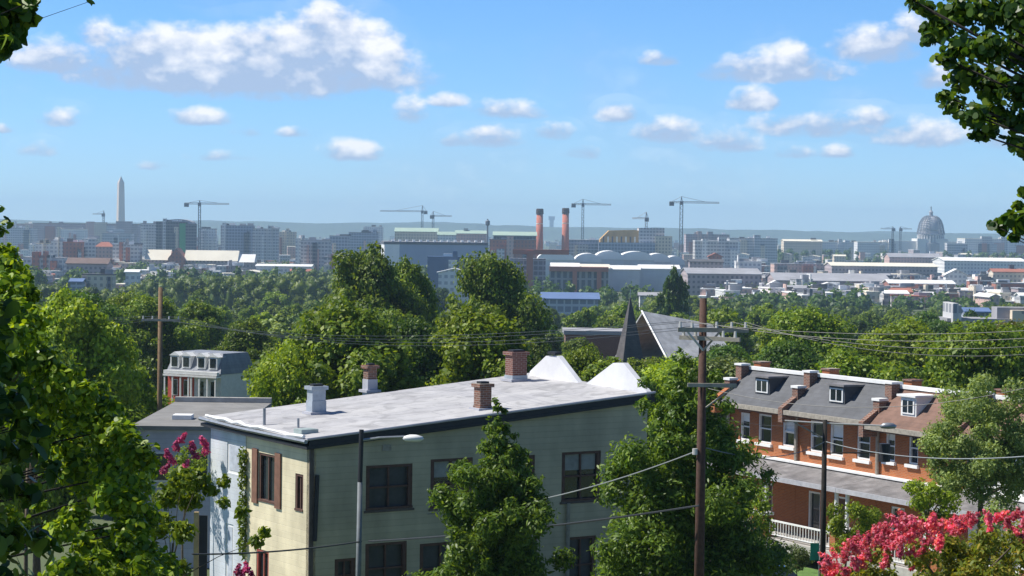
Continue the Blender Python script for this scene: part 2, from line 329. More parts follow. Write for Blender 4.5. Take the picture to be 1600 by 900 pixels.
# ------------------------------------------------------------------ terrain
GP = [(-60,42),(0,42.6),(12,40.5),(25,37),(40,34.2),(60,32.6),(75,31.2),(88,29.3),(115,29.0),(150,27.5),(240,23),(400,15.5),(700,8),(1200,3),(2000,0),(20000,0)]
def gz(x, y):
    for (a, b), (c, d) in zip(GP, GP[1:]):
        if y <= c: return b + (d-b)*(max(y, a)-a)/(c-a)
    return 0
def add_terrain():
    ys = sorted(set([-60,-30,0]+[g[0] for g in GP[1:-1]]+[5,18,32,50,68,80,82,95,105,130,180,200,300,330,500,600,850,1000,1600,3000,5000,8000,12800]))
    xs = [-5800,-3000,-1500,-700,-350,-180,-100,-60,-40,-25,-15,-8,0,8,15,25,40,60,100,180,350,700,1500,3000,5800]
    v = [(x, y, gz(x, y)) for y in ys for x in xs]; n = len(xs)
    f = [(j*n+i, j*n+i+1, (j+1)*n+i+1, (j+1)*n+i) for j in range(len(ys)-1) for i in range(n-1)]
    m = mat('ground_cover', (.050,.085,.022), .95, .5, .05, stain=(.095,.088,.055))
    MB().add(v, f).build('ground', m); tag(col.objects['ground'], kind='structure')
    # far blue ridge beyond the river
    rng = random.Random(3); v = []; f = []; k = 140
    for j, (Y, base) in enumerate(((8600, 34), (9300, 50), (10600, 54), (12000, 20))):
        for i in range(k):
            x = -4200+8400*i/(k-1)
            h = base if j in (0, 3) else base + 4*math.sin(x*.0021+j) + 4*math.sin(x*.0057+2*j) + 2.5*math.sin(x*.017+j) + rng.uniform(-2., 2.) + (9 if -1500 < x < -150 else 0) - (3 if x > 1500 else 0)
            if j == 0: h = -2
            if j == 3: h = -2
            v.append((x, Y, h))
    for j in range(3):
        for i in range(k-1): f.append((j*k+i, j*k+i+1, (j+1)*k+i+1, (j+1)*k+i))
    o = MB().add(v, f).build('hills', mat('hill_woods', (.045,.075,.035), .95, .35, .01)); tag(o, kind='structure')
add_terrain()

# ------------------------------------------------------------------ haze (one closed box of even, thin air)
HAZE = 0.98e-4
hz = MB().box(-6500, 6500, -150, 13200, -6, 185).build('haze', bpy.data.materials.new('air'))
hm = hz.data.materials[0]; hm.use_nodes = True; hn = hm.node_tree.nodes; hl = hm.node_tree.links
hn.remove(hn['Principled BSDF']); pv = hn.new('ShaderNodeVolumePrincipled'); hl.new(pv.outputs[0], hn['Material Output'].inputs['Volume'])
pv.inputs['Color'].default_value = (.54,.76,1.0,1); pv.inputs['Density'].default_value = HAZE; pv.inputs['Anisotropy'].default_value = 0.1
tag(hz, kind='stuff')

# ------------------------------------------------------------------ foliage
def leaves_mesh(name, clumps, n, leaf, m, seed=0, aspect=.55, shell=(.55, 1.05), droop=.2, core=.0, pts=6):
    """leaf-sized faces spread through clumps [(x,y,z,rx,ry,rz)]"""
    rg = np.random.default_rng(seed); C = np.array(clumps, float)
    wgt = (C[:,3]*C[:,4]*C[:,5])**(2/3); wgt /= wgt.sum()
    k = rg.choice(len(C), n, p=wgt)
    d = rg.normal(size=(n,3)); d /= np.linalg.norm(d, axis=1)[:,None]
    r = rg.uniform(shell[0], shell[1], n)**.8
    # lumpy edge
    r *= 1 + .16*np.sin(d[:,0]*5+k)*np.cos(d[:,2]*6+k*2) + .10*rg.normal(size=n)
    p = C[k,:3] + d*C[k,3:6]*r[:,None]
    nrm = d*.8 + rg.normal(size=(n,3))*.55 + np.array([0,0,.45]); nrm /= np.linalg.norm(nrm, axis=1)[:,None]
    t = np.cross(nrm, rg.normal(size=(n,3))); t /= np.linalg.norm(t, axis=1)[:,None]; t[:,2] -= droop; t /= np.linalg.norm(t, axis=1)[:,None]
    b = np.cross(nrm, t); b /= np.linalg.norm(b, axis=1)[:,None]
    s = leaf*rg.uniform(.6, 1.3, n)[:,None]
    if pts == 4: pr = [(-.5,0,0),(.05,.5,.04),(.5,0,0),(.05,-.5,.04)]
    elif pts == 8: pr = [(-.5,0,0),(-.35,.4,0),(.0,.5,.05),(.32,.3,.03),(.5,0,-.04),(.32,-.3,.03),(.0,-.5,.05),(-.35,-.4,0)]
    else: pr = [(-.5,0,0),(-.15,.42,.05),(.2,.36,.04),(.58,0,-.06),(.2,-.36,.04),(-.15,-.42,.05)]
    kk = len(pr)
    V = np.stack([p + t*s*a + b*s*(c*aspect) + nrm*s*e for a, c, e in pr], 1).reshape(-1, 3)
    fcount = n
    me = bpy.data.meshes.new(name)
    cv = []; cf = []
    if core > 0:      # inner branches and leaves too dense to see through
        for (x, y, z, a, bb, c) in clumps:
            m0 = len(cv); g = 7; h = 5
            for i in range(h):
                ph = math.pi*(i+.5)/h
                for j in range(g):
                    th = 2*math.pi*j/g; q = core*(1+.25*math.sin(i*3+j*2.3+x))
                    cv.append((x+a*q*math.sin(ph)*math.cos(th), y+bb*q*math.sin(ph)*math.sin(th), z+c*q*math.cos(ph)))
            for i in range(h-1):
                for j in range(g): cf.append((m0+i*g+j, m0+(i+1)*g+j, m0+(i+1)*g+(j+1)%g, m0+i*g+(j+1)%g))
    nv = len(V)
    allv = np.concatenate([V, np.array(cv).reshape(-1,3)]) if cv else V
    me.vertices.add(len(allv)); me.vertices.foreach_set('co', allv.astype(np.float32).ravel())
    li = np.arange(nv, dtype=np.int32); ls = np.arange(0, nv, kk, dtype=np.int32); lt = np.full(fcount, kk, np.int32)
    if cf:
        cfa = (np.array(cf, np.int32)+nv); li = np.concatenate([li, cfa.ravel()])
        ls = np.concatenate([ls, nv+np.arange(len(cf), dtype=np.int32)*4]); lt = np.concatenate([lt, np.full(len(cf), 4, np.int32)])
    me.loops.add(len(li)); me.loops.foreach_set('vertex_index', li)
    me.polygons.add(len(ls)); me.polygons.foreach_set('loop_start', ls); me.polygons.foreach_set('loop_total', lt)
    me.materials.append(m); me.update(calc_edges=True); me.validate(); return me
def round_clumps(H, Rr, n, seed, z0=.28, flat=1.0):
    rg = random.Random(seed); out = [(0,0,H*(z0+(1-z0)*.45),Rr*.42,Rr*.42,H*(1-z0)*.28)]
    for i in range(n):
        a = i*2.4+rg.uniform(-.4,.4); t = (i+.5)/n; zz = t; rr = math.sin(math.pi*(.15+.8*zz))**.7*Rr*.74*rg.uniform(.45,1.28)
        r = Rr*rg.uniform(.12,.31)
        out.append((rr*math.cos(a), rr*math.sin(a), H*(z0+.06+(1-z0)*.82*zz), r, r, r*rg.uniform(.65,.9)*flat))
    out.append((rg.uniform(-.2,.2)*Rr, rg.uniform(-.2,.2)*Rr, H*.93, Rr*.17, Rr*.17, H*.07))
    return out
def cone_clumps(H, Rr, n, seed, z0=.12, px=1.0):
    rg = random.Random(seed); out = []
    for i in range(n):
        t = (i+.5)/n; a = i*2.4+rg.uniform(-.5,.5); prof = (1-t)**px*Rr
        rr = prof*rg.uniform(.45,.85); r = max(.07*Rr, prof*rg.uniform(.28,.42))+.06*Rr
        out.append((rr*math.cos(a), rr*math.sin(a), H*(z0+(1-z0)*t*.96), r, r, r*rg.uniform(.7,1.0)))
    for i in range(5): t = i/5; out.append((0,0,H*(z0+(1-z0)*t*.9),Rr*.45*(1-t)**px+.05*Rr,Rr*.45*(1-t)**px+.05*Rr,H*.12))
    return out
def trunk_mesh(H, r, clumps, seed, m=bark, top=.8, limbs=7):
    rg = random.Random(seed); mb = MB(); pts = []; x = y = 0
    for i in range(6):
        t = i/5; pts.append((x, y, H*top*t)); x += rg.uniform(-.02,.02)*H; y += rg.uniform(-.02,.02)*H
    mb.tube(pts, [r*(1.25 if i == 0 else 1-.15*i) for i in range(6)], 8)
    for c in sorted(clumps, key=lambda c: -c[3])[:limbs]:
        z = max(.2*H, min(H*top*.9, c[2]-.6*math.hypot(c[0], c[1])-.05*H)); k = z/(H*top)*5; i = int(min(4, k)); f = k-i
        p = [pts[i][q]*(1-f)+pts[i+1][q]*f for q in range(3)]
        mid = ((p[0]+c[0])/2, (p[1]+c[1])/2, p[2]*.4+c[2]*.6-.01*H)
        mb.tube([p, mid, c[:3]], [r*.42, r*.26, r*.08], 6)
    return mb.mesh('trunk', m, True)
PROTO = {}
def proto(kind, i):
    key = (kind, i)
    if key in PROTO: return PROTO[key]
    s = hash(kind) % 97 if False else sum(map(ord, kind))
    s = s*10+i
    if kind.endswith('far'): H, Rr, n, lf, cnt = 12, 5.2, 30, .58, 7500
    else: H, Rr, n, lf, cnt = 13, 5.2, 60, .33, 27000
    cl = round_clumps(H, Rr*(1+.12*(i%3-1)), n, s, z0=.2)
    m = LEAF['leaf_'+kind.split('_')[0]]
    PROTO[key] = (leaves_mesh('crown', cl, cnt, lf, m, s, aspect=.75, core=.5, pts=4, shell=(.6,1.14)), trunk_mesh(H, .28, cl, s), H)
    return PROTO[key]
def place_tree(kind, i, loc, H, sx, rz, label, group, name='tree'):
    cr_, tr_, h = proto(kind, i)
    t = empty(name, loc, rz); t.scale = (sx, sx, H/h); tag(t, label, 'tree', group)
    link('trunk', tr_, t); link('crown', cr_, t); return t
def interp(tab, x):
    for (a, b), (c, d) in zip(tab, tab[1:]):
        if x <= c: return b+(d-b)*(x-a)/(c-a) if x > a else b
    return tab[-1][1]
def project(p):
    d = Vector(p)-EYE; k = F/d.dot(fw); return (800+d.dot(rt)*k, 450-d.dot(up)*k)
TOP = [(-200,440),(0,432),(60,440),(190,447),(215,432),(300,428),(400,425),(470,418),(535,404),(575,386),(640,402),(682,425),(700,452),(722,425),(745,402),(790,398),(815,425),(835,462),(870,476),(940,474),
       (1000,462),(1050,455),(1110,462),(1200,472),(1300,474),(1400,476),(1480,482),(1520,474),(1600,470),(1800,470)]
# windows of view kept free of nearer trees: (px0, px1, y below which a nearer tree must stay, distance)
KEEP = [(252,402,640,222),(935,1050,560,300),(880,985,527,330),(1000,1125,522,296),(1040,1125,540,296),(845,945,478,900),(1485,1600,501,420),
        (300,1020,640,85),(676,742,446,1500),(212,380,668,112)]
ZONES = [(215,'below the white obelisk'),(470,'below the long pale-roofed hall'),(700,'below the broad blue-grey block'),(900,'below the two brick smokestacks'),
         (1120,'beyond the church spire'),(1330,'above the slate row roofs'),(1500,'beyond the brown-roofed house'),(9999,'at the far right of the valley')]
rg = random.Random(21); forest = 0; AUTO = []
rows = [(132,8.0),(165,8.5),(205,9),(255,10),(310,10.5),(375,11),(450,11.5),(540,12),(640,13),(760,13.5),(900,15)]
kname = {'mid':'mid-green','dark':'dark green','bright':'bright yellow-green','grey':'grey-green'}
for ri, (Y, step) in enumerate(rows):
    stp = step*F/Y; px = -60-rg.uniform(0, stp)
    while px < 1670:
        px += stp*rg.uniform(.72, 1.2)
        y = Y*(1+rg.uniform(-.09,.09)); X = (px-800)/F*y; g = gz(X, y)
        H = rg.uniform(9.5, 15.5) if y > 180 else rg.uniform(8, 12.5)
        half = 4.6*F/y
        lim = max(interp(TOP, px-half*.5), interp(TOP, px), interp(TOP, px+half*.5)) + rg.uniform(0, 14)
        for (a, b, yy, D) in KEEP:
            if y < D and px+half > a and px-half < b: lim = max(lim, yy)
        ztop = at(px, lim, y).z
        H = min(H, ztop-g+.2)
        if H < 3.6: continue
        u = rg.random()
        kind = 'mid' if u < .42 else 'dark' if u < .66 else 'bright' if u < .9 else 'grey'
        if px > 1450 and u > .85: kind = 'olive'
        far = y > 330
        sx = max(.45, min(1.15, H/12))*rg.uniform(.85, 1.12)
        z = next(zz[1] for zz in ZONES if px < zz[0])
        dep = 'near rank' if y < 220 else 'mid valley' if y < 420 else 'far rank'
        kn = kname.get(kind, 'olive-yellow')
        o = place_tree(kind+('_far' if far else '_near'), rg.randrange(3), (X, y, g-.15), H, sx, rg.uniform(0, 6.28),
                   f'{kn} tree, {dep}, {z}', f'{kn} trees of the valley wood', 'leafy_tree'); forest += 1
        AUTO.append((px, o))
def ordinals(lst):
    """where several share a description, say which one counted from the left"""
    by = {}
    for px, o in lst: by.setdefault(o['label'], []).append((px, o))
    OR = ['leftmost','second from left','third from left','fourth from left','fifth from left','sixth from left','seventh from left','eighth from left','ninth from left','tenth from left','eleventh from left','twelfth from left']
    for k, v in by.items():
        if len(v) == 1: continue
        v.sort(key=lambda q: q[0])
        for i, (px, o) in enumerate(v):
            o['label'] = k + ', ' + (OR[i] if i < len(OR) and i < len(v)-1 or len(v) > 12 and i < 12 else 'rightmost' if i == len(v)-1 else f'number {i+1} from left')
ordinals(AUTO)
# the wood's far edge, one mass
cl = []; rr = random.Random(15)
for i in range(1500):
    y = rr.uniform(930, 1420); px = rr.uniform(-60, 1660); r_ = rr.uniform(2.4, 4.6); h = rr.uniform(9, 17)
    lim = interp(TOP, px)+rr.uniform(2, 12); h = min(h, at(px, lim, y).z-gz(0, y))
    if h < 4: continue
    if 660 < px < 745 or 790 < px < 960 and y > 900 and px < 945 and False: continue
    cl.append(((px-800)/F*y, y, gz(0, y)+h-r_*.8, r_, r_, r_*.9)); cl.append(((px-800)/F*y, y, gz(0, y)+h*.4, r_*.9, r_*.9, h*.42))
link('far_wood', leaves_mesh('far_wood', cl, 90000, 1.0, LEAF['leaf_mid'], 15, aspect=.9, core=.75, pts=4))
tag(col.objects['far_wood'], 'far hazy edge of the valley wood where single trees merge', 'wood', kind='stuff')
# landmark trees standing above the wood: px centre, top y, distance, half width px, kind, label
for (px, yt, Y, hw, kind, lab) in [
    (572,383,250,88,'mid','tallest dark-topped tree rising left of the broad blue-grey building'),
    (636,404,262,62,'mid','tall dark tree just right of the tallest tree in the wood'),
    (770,396,245,78,'mid','tall rounded tree standing against the brick gantry, right of the small white house'),
    (520,470,150,95,'bright','sunlit tree with big yellow-green clumps behind the flat white roof'),
    (455,540,128,70,'bright','bright bushy tree right of the mansard row houses'),
    (740,480,165,95,'bright','broad light green tree behind the brick chimneys of the flat white roof'),
    (640,500,150,80,'dark','dark shaded tree behind the slender brick and white chimney'),
    (120,455,120,110,'bright','yellow-green tree left of the distant utility pole'),
    (60,520,95,110,'mid','bushy mid-green tree at the left behind the nearest leaves'),
    (1053,421,560,26,'dark','dark bluish dome-shaped tree under the white arched roofs'),
    (1555,508,300,55,'olive','low olive and orange-tinted tree at the right edge of the valley'),
    (1010,585,118,60,'dark','dark tree crown right behind the white parapet gable'),
    (905,545,150,60,'bright','yellowish tree between the two white parapet gables'),
    ]:
    p = at(px, yt, Y); g = gz(p.x, Y); H = p.z-g
    place_tree(kind+('_near' if Y < 330 else '_far'), rg.randrange(3), (p.x, Y, g-.1), H*1.02, hw*Y/F/5.2, rg.uniform(0, 6.28), lab, None, 'leafy_tree')
# far-off street trees and copses in the city: one hazy mass
bands = [(1215,1415,398,2900,22),(1475,1605,398,2900,22),(1130,1600,470,1200,9),(1080,1600,440,1500,8),(0,60,452,1300,16),(0,440,440,1350,15),(440,720,430,1600,14),(200,260,415,1700,12),(830,1010,474,1150,12),
         (1490,1600,425,1900,9),(420,600,418,2000,12),(905,1020,430,1700,14),(0,230,388,3800,14),(230,420,415,2000,11),(800,900,440,1500,12)]
cl = []; rr = random.Random(5)
for (a, b, yb, Y, H) in bands:
    n = int((b-a)*Y/F/6.5*2.2)+2
    for i in range(n):
        px = rr.uniform(a, b); y = Y*rr.uniform(.93, 1.1); r = rr.uniform(3.2, 6.2); h = H*rr.uniform(.6, 1.05)
        cl.append(((px-800)/F*y, y, gz(0, y)+h-r*.8, r, r, r)); cl.append(((px-800)/F*y, y, gz(0, y)+h*.4, r*.9, r*.9, h*.4))
link('distant_trees', leaves_mesh('distant_trees', cl, 60000, 2.3, LEAF['leaf_dark'], 5, aspect=.9, core=.7, pts=4))
tag(col.objects['distant_trees'], 'hazy dark green copses and street trees scattered through the far city', 'trees', kind='stuff')
# brush under the valley wood
cl = []
for i in range(1500):
    y = 125*math.exp(rr.random()*2.3); px = rr.uniform(-80, 1680); r = rr.uniform(1.2, 2.6)
    if y < 240 and 225 < px < 425: continue
    if y > 400: r *= 1.3
    cl.append(((px-800)/F*y, y, gz(0, y)+r*.5, r*1.5, r*1.5, r))
link('undergrowth', leaves_mesh('undergrowth', cl, 80000, .8, LEAF['leaf_mid'], 6, aspect=.9, core=.6, pts=4))
tag(col.objects['undergrowth'], 'shrubby green undergrowth filling the valley floor between the trees', 'undergrowth', kind='stuff')
#--PART2--
# ------------------------------------------------------------------ the far city
fm = dict(
 white=facade_mat('facade_white', (.78,.76,.73), (.45,.45,.47)), grey=facade_mat('facade_grey', (.58,.57,.57), (.26,.27,.30), fu=.7),
 blue=facade_mat('facade_blue_glass', (.44,.48,.55), (.20,.23,.30), fu=.8, fv=.7), dark=facade_mat('facade_dark', (.17,.18,.20), (.04,.045,.06), fu=.8, fv=.6),
 brick=facade_mat('facade_brick', (.42,.17,.12), (.22,.13,.12), fu=.4), tan=facade_mat('facade_tan', (.70,.60,.46), (.34,.30,.26), fu=.45),
 pink=facade_mat('facade_pink', (.62,.42,.36), (.34,.27,.26), fu=.4), mauve=facade_mat('facade_mauve', (.44,.36,.36), (.20,.17,.18), fu=.5),
 plain=mat('plain_pale_wall', (.62,.63,.66), .8, .1, .1), navy=mat('navy_wall', (.06,.11,.22), .6, .15, .1))
rm = dict(white=mat('membrane_white', (.82,.81,.78), .7, .08, .08), grey=mat('roof_grey', (.33,.33,.35), .9, .2, .08), dark=mat('roof_dark', (.10,.10,.11), .9, .2, .08),
 cream=mat('roof_cream', (.78,.72,.58), .8, .08, .08), green=mat('roof_copper_green', (.36,.47,.38), .8, .1, .08), red=mat('roof_red', (.40,.15,.10), .9, .15, .1),
 brown=mat('roof_brown', (.19,.13,.11), .9, .2, .1), blue=mat('roof_blue', (.12,.19,.36), .7, .1, .1))
def bld(px0, px1, yt, Y, wallm, roofm, label, name='office_block', cat='building', depth=None, roof='flat', rise=0, group=None, yaw=0, clutter=0, seed=0, ground=None):
    p0 = at(px0, yt, Y); p1 = at(px1, yt, Y); W = (p1-p0).length; g = (gz(0, Y) if ground is None else ground)-.5
    H = (p0.z+p1.z)/2-g; D = depth or max(8, min(40, W*.6))
    t = empty(name, (p0.x, Y, g), yaw); tag(t, label, cat, group)
    rise = rise*Y/F
    if roof == 'flat':
        MB().box(0, W, 0, D, 0, H-.6).build('wall', fm[wallm] if isinstance(wallm, str) else wallm, t)
        MB().box(-.3, W+.3, -.3, D+.3, H-.6, H).build('roof', rm[roofm], t)
    elif roof == 'gable':      # ridge along the front
        e = H-rise
        MB().prismx([(0,0),(D,0),(D,e-.3),(D/2,H-.4),(0,e-.3)], 0, W).build('wall', fm[wallm] if isinstance(wallm, str) else wallm, t)
        MB().prismx([(-1,e-.4),(D/2,H-.35),(D+1,e-.4),(D+1,e+.1),(D/2,H),(-1,e+.1)], -.8, W+.8).build('roof', rm[roofm], t)
    elif roof == 'front':      # ridge running away from the camera
        e = H-rise
        MB().prism([(0,0),(W,0),(W,e-.3),(W/2,H-.4),(0,e-.3)], 0, D).build('wall', fm[wallm] if isinstance(wallm, str) else wallm, t)
        MB().prism([(-1,e-.4),(W/2,H-.35),(W+1,e-.4),(W+1,e+.1),(W/2,H),(-1,e+.1)], -.8, D+.8).build('roof', rm[roofm], t)
    elif roof == 'hip':
        e = H-rise; MB().box(0, W, 0, D, 0, e-.2).build('wall', fm[wallm] if isinstance(wallm, str) else wallm, t)
        k = min(W, D)*.45; MB().hexa([(-1,-1,e-.2),(W+1,-1,e-.2),(W+1,D+1,e-.2),(-1,D+1,e-.2)], [(k,D/2-.5,H),(W-k,D/2-.5,H),(W-k,D/2+.5,H),(k,D/2+.5,H)]).build('roof', rm[roofm], t)
    elif roof == 'arch':
        e = H-rise; MB().box(0, W, 0, D, 0, e-.2).build('wall', fm[wallm] if isinstance(wallm, str) else wallm, t)
        pl = [(W/2-W/2*1.02*math.cos(math.pi*i/12), e+rise*math.sin(math.pi*i/12)) for i in range(13)]
        MB().prism([(-.5,e-.2),(W+.5,e-.2)]+pl[::-1], -.6, D+.6).build('roof', rm[roofm], t)
    r_ = random.Random(seed+int(px0*7))
    if roof == 'flat' and px1-px0 > 16 and isinstance(wallm, str):     # bays, setbacks and stair towers break up the block
        for i in range(int((px1-px0)/13)):
            a_ = r_.uniform(0, .85)*W; w_ = r_.uniform(.06, .2)*W; up_h = r_.choice([-1, -1, 1])*r_.uniform(.06, .3)
            hh = H*(1+up_h) if up_h < 0 else H+r_.uniform(1.5, 4.5)
            MB().box(a_, min(W, a_+w_), -r_.uniform(.6, 2.5)-.01*i, r_.uniform(4, 9), 0, hh).build('bay', fm[r_.choice([wallm, 'white', 'tan', 'grey', 'pink', 'brick', 'dark'])], t)
        clutter += 2
    for i in range(clutter):
        cx = r_.uniform(.1, .85)*W; cy = r_.uniform(.1, .7)*D; s = r_.uniform(2, 5)
        MB().box(cx, cx+s*1.6, cy, cy+s, H-.1, H+r_.uniform(1.2, 3)).build('rooftop_unit', rm[r_.choice(['grey','white','dark'])], t)
    return t
# obelisk
p = at(189, 275, 5260); Ht = p.z
t = empty('obelisk', (p.x, 5260, 0), R(28)); tag(t, 'tall pale stone obelisk rising alone above the left skyline', 'obelisk')
stone = mat('pale_marble', (.62,.50,.40), .8, .06, .02)
a, b = 9.0, 6.6; zz = Ht-16
MB().hexa([(-a,-a,0),(a,-a,0),(a,a,0),(-a,a,0)], [(-b,-b,zz),(b,-b,zz),(b,b,zz),(-b,b,zz)]).build('shaft', stone, t)
MB().add([(-b,-b,zz+.02),(b,-b,zz+.02),(b,b,zz+.02),(-b,b,zz+.02),(0,0,Ht)], [(0,3,2,1),(0,1,4),(1,2,4),(2,3,4),(3,0,4)]).build('pyramidion', stone, t)
# domed capitol
Y = 3640; p = at(1455, 322, Y); s = Y/F; top = p.z; cx = p.x
t = empty('domed_capitol', (cx, Y, 0)); tag(t, 'great white dome under scaffolding on a long low legislature building, right skyline', 'domed building')
dome_m = mat('dome_iron', (.34,.34,.36), .7, .1, .1); scaf = mat('scaffold_grey', (.16,.18,.22), .7, .2, .5); stone2 = mat('capitol_stone', (.68,.67,.64), .8, .06, .05)
b0 = top-60*s
MB().lathe([(21.5*s,b0-22),(21.5*s,b0+2*s),(19.5*s,b0+3*s),(19*s,b0+14*s),(20.3*s,b0+14.6*s),(20.3*s,b0+16.5*s),(17.5*s,b0+17*s),(17.3*s,b0+21*s)], 36).build('drum', dome_m, t, smooth=False)
cols = MB()
for i in range(28):
    a = 2*math.pi*i/28; cols.tube([(20.2*s*math.cos(a),20.2*s*math.sin(a),b0+3*s),(20.2*s*math.cos(a),20.2*s*math.sin(a),b0+14.4*s)], .9, 6)
cols.build('colonnade', stone2, t)
pr = [(17.0*s,b0+21*s)]+[(17.0*s*math.cos(math.pi/2*i/9*.9), b0+21*s+23*s*math.sin(math.pi/2*i/9*.97)) for i in range(1, 10)]
MB().lathe(pr, 36).build('dome', dome_m, t, smooth=True)
MB().lathe([(4.2*s,b0+43.6*s),(4.2*s,b0+45*s),(3*s,b0+45.2*s),(3*s,b0+50*s),(3.6*s,b0+50.2*s),(2*s,b0+52.5*s),(1*s,b0+54*s)], 16).build('lantern', dome_m, t)
MB().lathe([(1.1*s,b0+54*s),(.6*s,b0+55.5*s),(1.1*s,b0+57.5*s),(.5*s,b0+59*s),(.3*s,b0+60*s)], 10).build('statue', mat('bronze', (.10,.12,.10), .6), t)
sc = MB()
for i in range(24):
    a = 2*math.pi*i/24
    if 3 < i-12 < 7 : pass
    pts = [((r+2.4)*math.cos(a), (r+2.4)*math.sin(a), z) for r, z in [(19.4*s,b0+16*s),(18.4*s,b0+21*s)]+[(q[0]+.6, q[1]+1) for q in pr[1:]]]
    if 17 <= i <= 19: continue
    sc.tube(pts, .55, 4)
for k, (r, z) in enumerate([(19.0*s,b0+18*s),(18.4*s,b0+21.5*s)]+[(q[0]+.6,q[1]+1) for q in pr[1:8]]):
    for i in range(24):
        if 17 <= i < 20: continue
        a = 2*math.pi*i/24; a2 = 2*math.pi*(i+1)/24
        sc.tube([((r+2.4)*math.cos(a),(r+2.4)*math.sin(a),z),((r+2.4)*math.cos(a2),(r+2.4)*math.sin(a2),z)], .5, 4)
sc.build('scaffolding', scaf, t)
z1 = at(1455, 377, Y).z
w_ = MB().box(-60*s, 55*s, -12, 30, 0, z1); w_.box(-24*s, 24*s, -20, 34, 0, z1+4*s); w_.build('wing', stone2, t)
MB().box(-88*s, -62*s, -14, 30, 0, z1-2).build('wing', stone2, t); MB().box(57*s, 84*s, -14, 30, 0, z1-2).build('wing', stone2, t)
# twin smokestacks
stack_b = mat('stack_brick', (.50,.16,.10), .9, .15, .1)
for (px, yt, lab) in ((843.5, 326, 'left of the twin tall red brick smokestacks with sooty tops'), (884, 325, 'right of the twin tall red brick smokestacks with sooty tops')):
    Y = 2250; p = at(px, yt, Y); t = empty('smokestack', (p.x, Y, 0)); tag(t, lab, 'smokestack', 'twin brick smokestacks'); H = p.z
    MB().lathe([(4.3,0),(3.3,H-6)], 20).build('shaft', stack_b, t, smooth=True)
    MB().lathe([(3.7,H-6),(3.9,H-5),(3.8,H-1),(3.3,H),(2.6,H),(2.6,H-3)], 20).build('cap', mat('soot', (.055,.035,.033), .9), t)
    MB().lathe([(3.62,H-16),(3.62,H-15.2)], 20).build('band', rm['cream'], t)
# tower cranes
cr_d = mat('crane_steel', (.15,.17,.20), .6, .1, 1); cr_l = mat('crane_steel_pale', (.30,.27,.27), .6, .1, 1); cwm = mat('counterweight', (.13,.13,.14), .9)
def crane(px, ytop, yj, xl, xr, Y, lab, m=cr_d, counter='l', thick=1.0, luff=0):
    p = at(px, ytop, Y); t = empty('tower_crane', (p.x, Y, gz(0, Y))); tag(t, lab, 'crane', 'tower cranes on the skyline')
    g = gz(0, Y); H = p.z-g; zj = at(px, yj, Y).z-g; s = Y/F; w = 1.15*thick
    mb = MB()
    for sx in (-w, w):
        for sy in (-w, w): mb.box(sx-.3, sx+.3, sy-.3, sy+.3, 0, zj)
    k = 0; z = 0
    while z < zj-3:
        k += 1; mb.tube([(-w*(-1)**k,-w,z),(w*(-1)**k,-w,z+3)], .2, 4); mb.tube([(-w,-w*(-1)**k,z),(-w,w*(-1)**k,z+3)], .2, 4); z += 3
    mb.build('mast', m, t)
    L_, R_ = (px-xl)*s, (xr-px)*s
    def boom(a, b, name, z=zj, zb=None):
        zb = z if zb is None else zb; q = MB(); n = max(3, int(abs(b-a)/3.5))
        P = lambda f, dy, dz: (a+(b-a)*f, dy, z+(zb-z)*f+dz)
        q.tube([P(0,-.8,0),P(1,-.8,0)], .28, 4); q.tube([P(0,.8,0),P(1,.8,0)], .28, 4); q.tube([P(0,0,1.6),P(1,0,1.2)], .28, 4)
        for i in range(n): q.tube([P(i/n,-.8,0),P((i+.5)/n,0,1.5)], .15, 4); q.tube([P((i+.5)/n,0,1.5),P((i+1)/n,.8,0)], .15, 4)
        q.build(name, m, t)
    if counter == 'l': cwx, jx = -L_, R_
    else: cwx, jx = R_, -L_
    boom(0, cwx, 'counter_jib'); boom(0, jx, 'jib', zj, zj+luff*s)
    d = 1 if cwx > 0 else -1
    MB().box(min(cwx, cwx-d*5), max(cwx, cwx-d*5), -1.3, 1.3, zj-3.2, zj+.8).build('counterweight', cwm, t)
    MB().box(-1.6, 1.6, -2.6, 1.0, zj-2.2, zj+1.2).build('cab', cwm, t)
    if H > zj+1.5:
        a = MB().tube([(-1,0,zj),(0,0,H)], .35, 4).tube([(1,0,zj),(0,0,H)], .35, 4); a.build('apex', m, t)
        MB().tube([(0,0,H),(jx*.62,0,zj+luff*s*.62+1.5)], .18, 4).tube([(0,0,H),(cwx*.85,0,zj+1)], .18, 4).build('tie_bar', m, t)
crane(312, 313, 319, 288, 358, 2450, 'dark tower crane over the netted glass blocks, right of the white obelisk')
crane(162, 329, 335, 145, 164, 3400, 'small faint crane on the roofline just left of the obelisk', counter='r')
crane(660, 321, 331, 594, 668, 3000, 'crane with long pale jib pointing left above the green-roofed hall', counter='r')
crane(677, 330, 338, 672, 706, 2900, 'stubby crane close right of the long-jibbed one above the green-roofed hall', counter='l')
crane(911, 311, 320, 893, 955, 2500, 'crane just right of the twin brick smokestacks')
crane(1010, 331, 342, 988, 1014, 2600, 'short pinkish crane above the timber-clad block', m=cr_l, counter='r')
crane(1065, 307, 317, 1046, 1124, 2300, 'tallest crane with heavy mast, right of the timber-clad block', thick=1.3)
crane(1395, 354, 358, 1376, 1399, 3300, 'left of the two low faint cranes beside the great dome', counter='r')
crane(1407, 354, 358, 1405, 1425, 3350, 'right of the two low faint cranes beside the great dome')
p = at(762, 342, 1900); t = empty('radio_mast', (p.x, 1900, 0)); tag(t, 'short dark mast with a thick head left of the brick smokestacks', 'mast')
MB().tube([(0,0,0),(0,0,p.z)], [1.2,.7], 6).build('pole', cr_d, t); MB().lathe([(.8,p.z-6),(2,p.z-5),(2,p.z-2),(.8,p.z-1)], 8).build('head', cr_d, t)
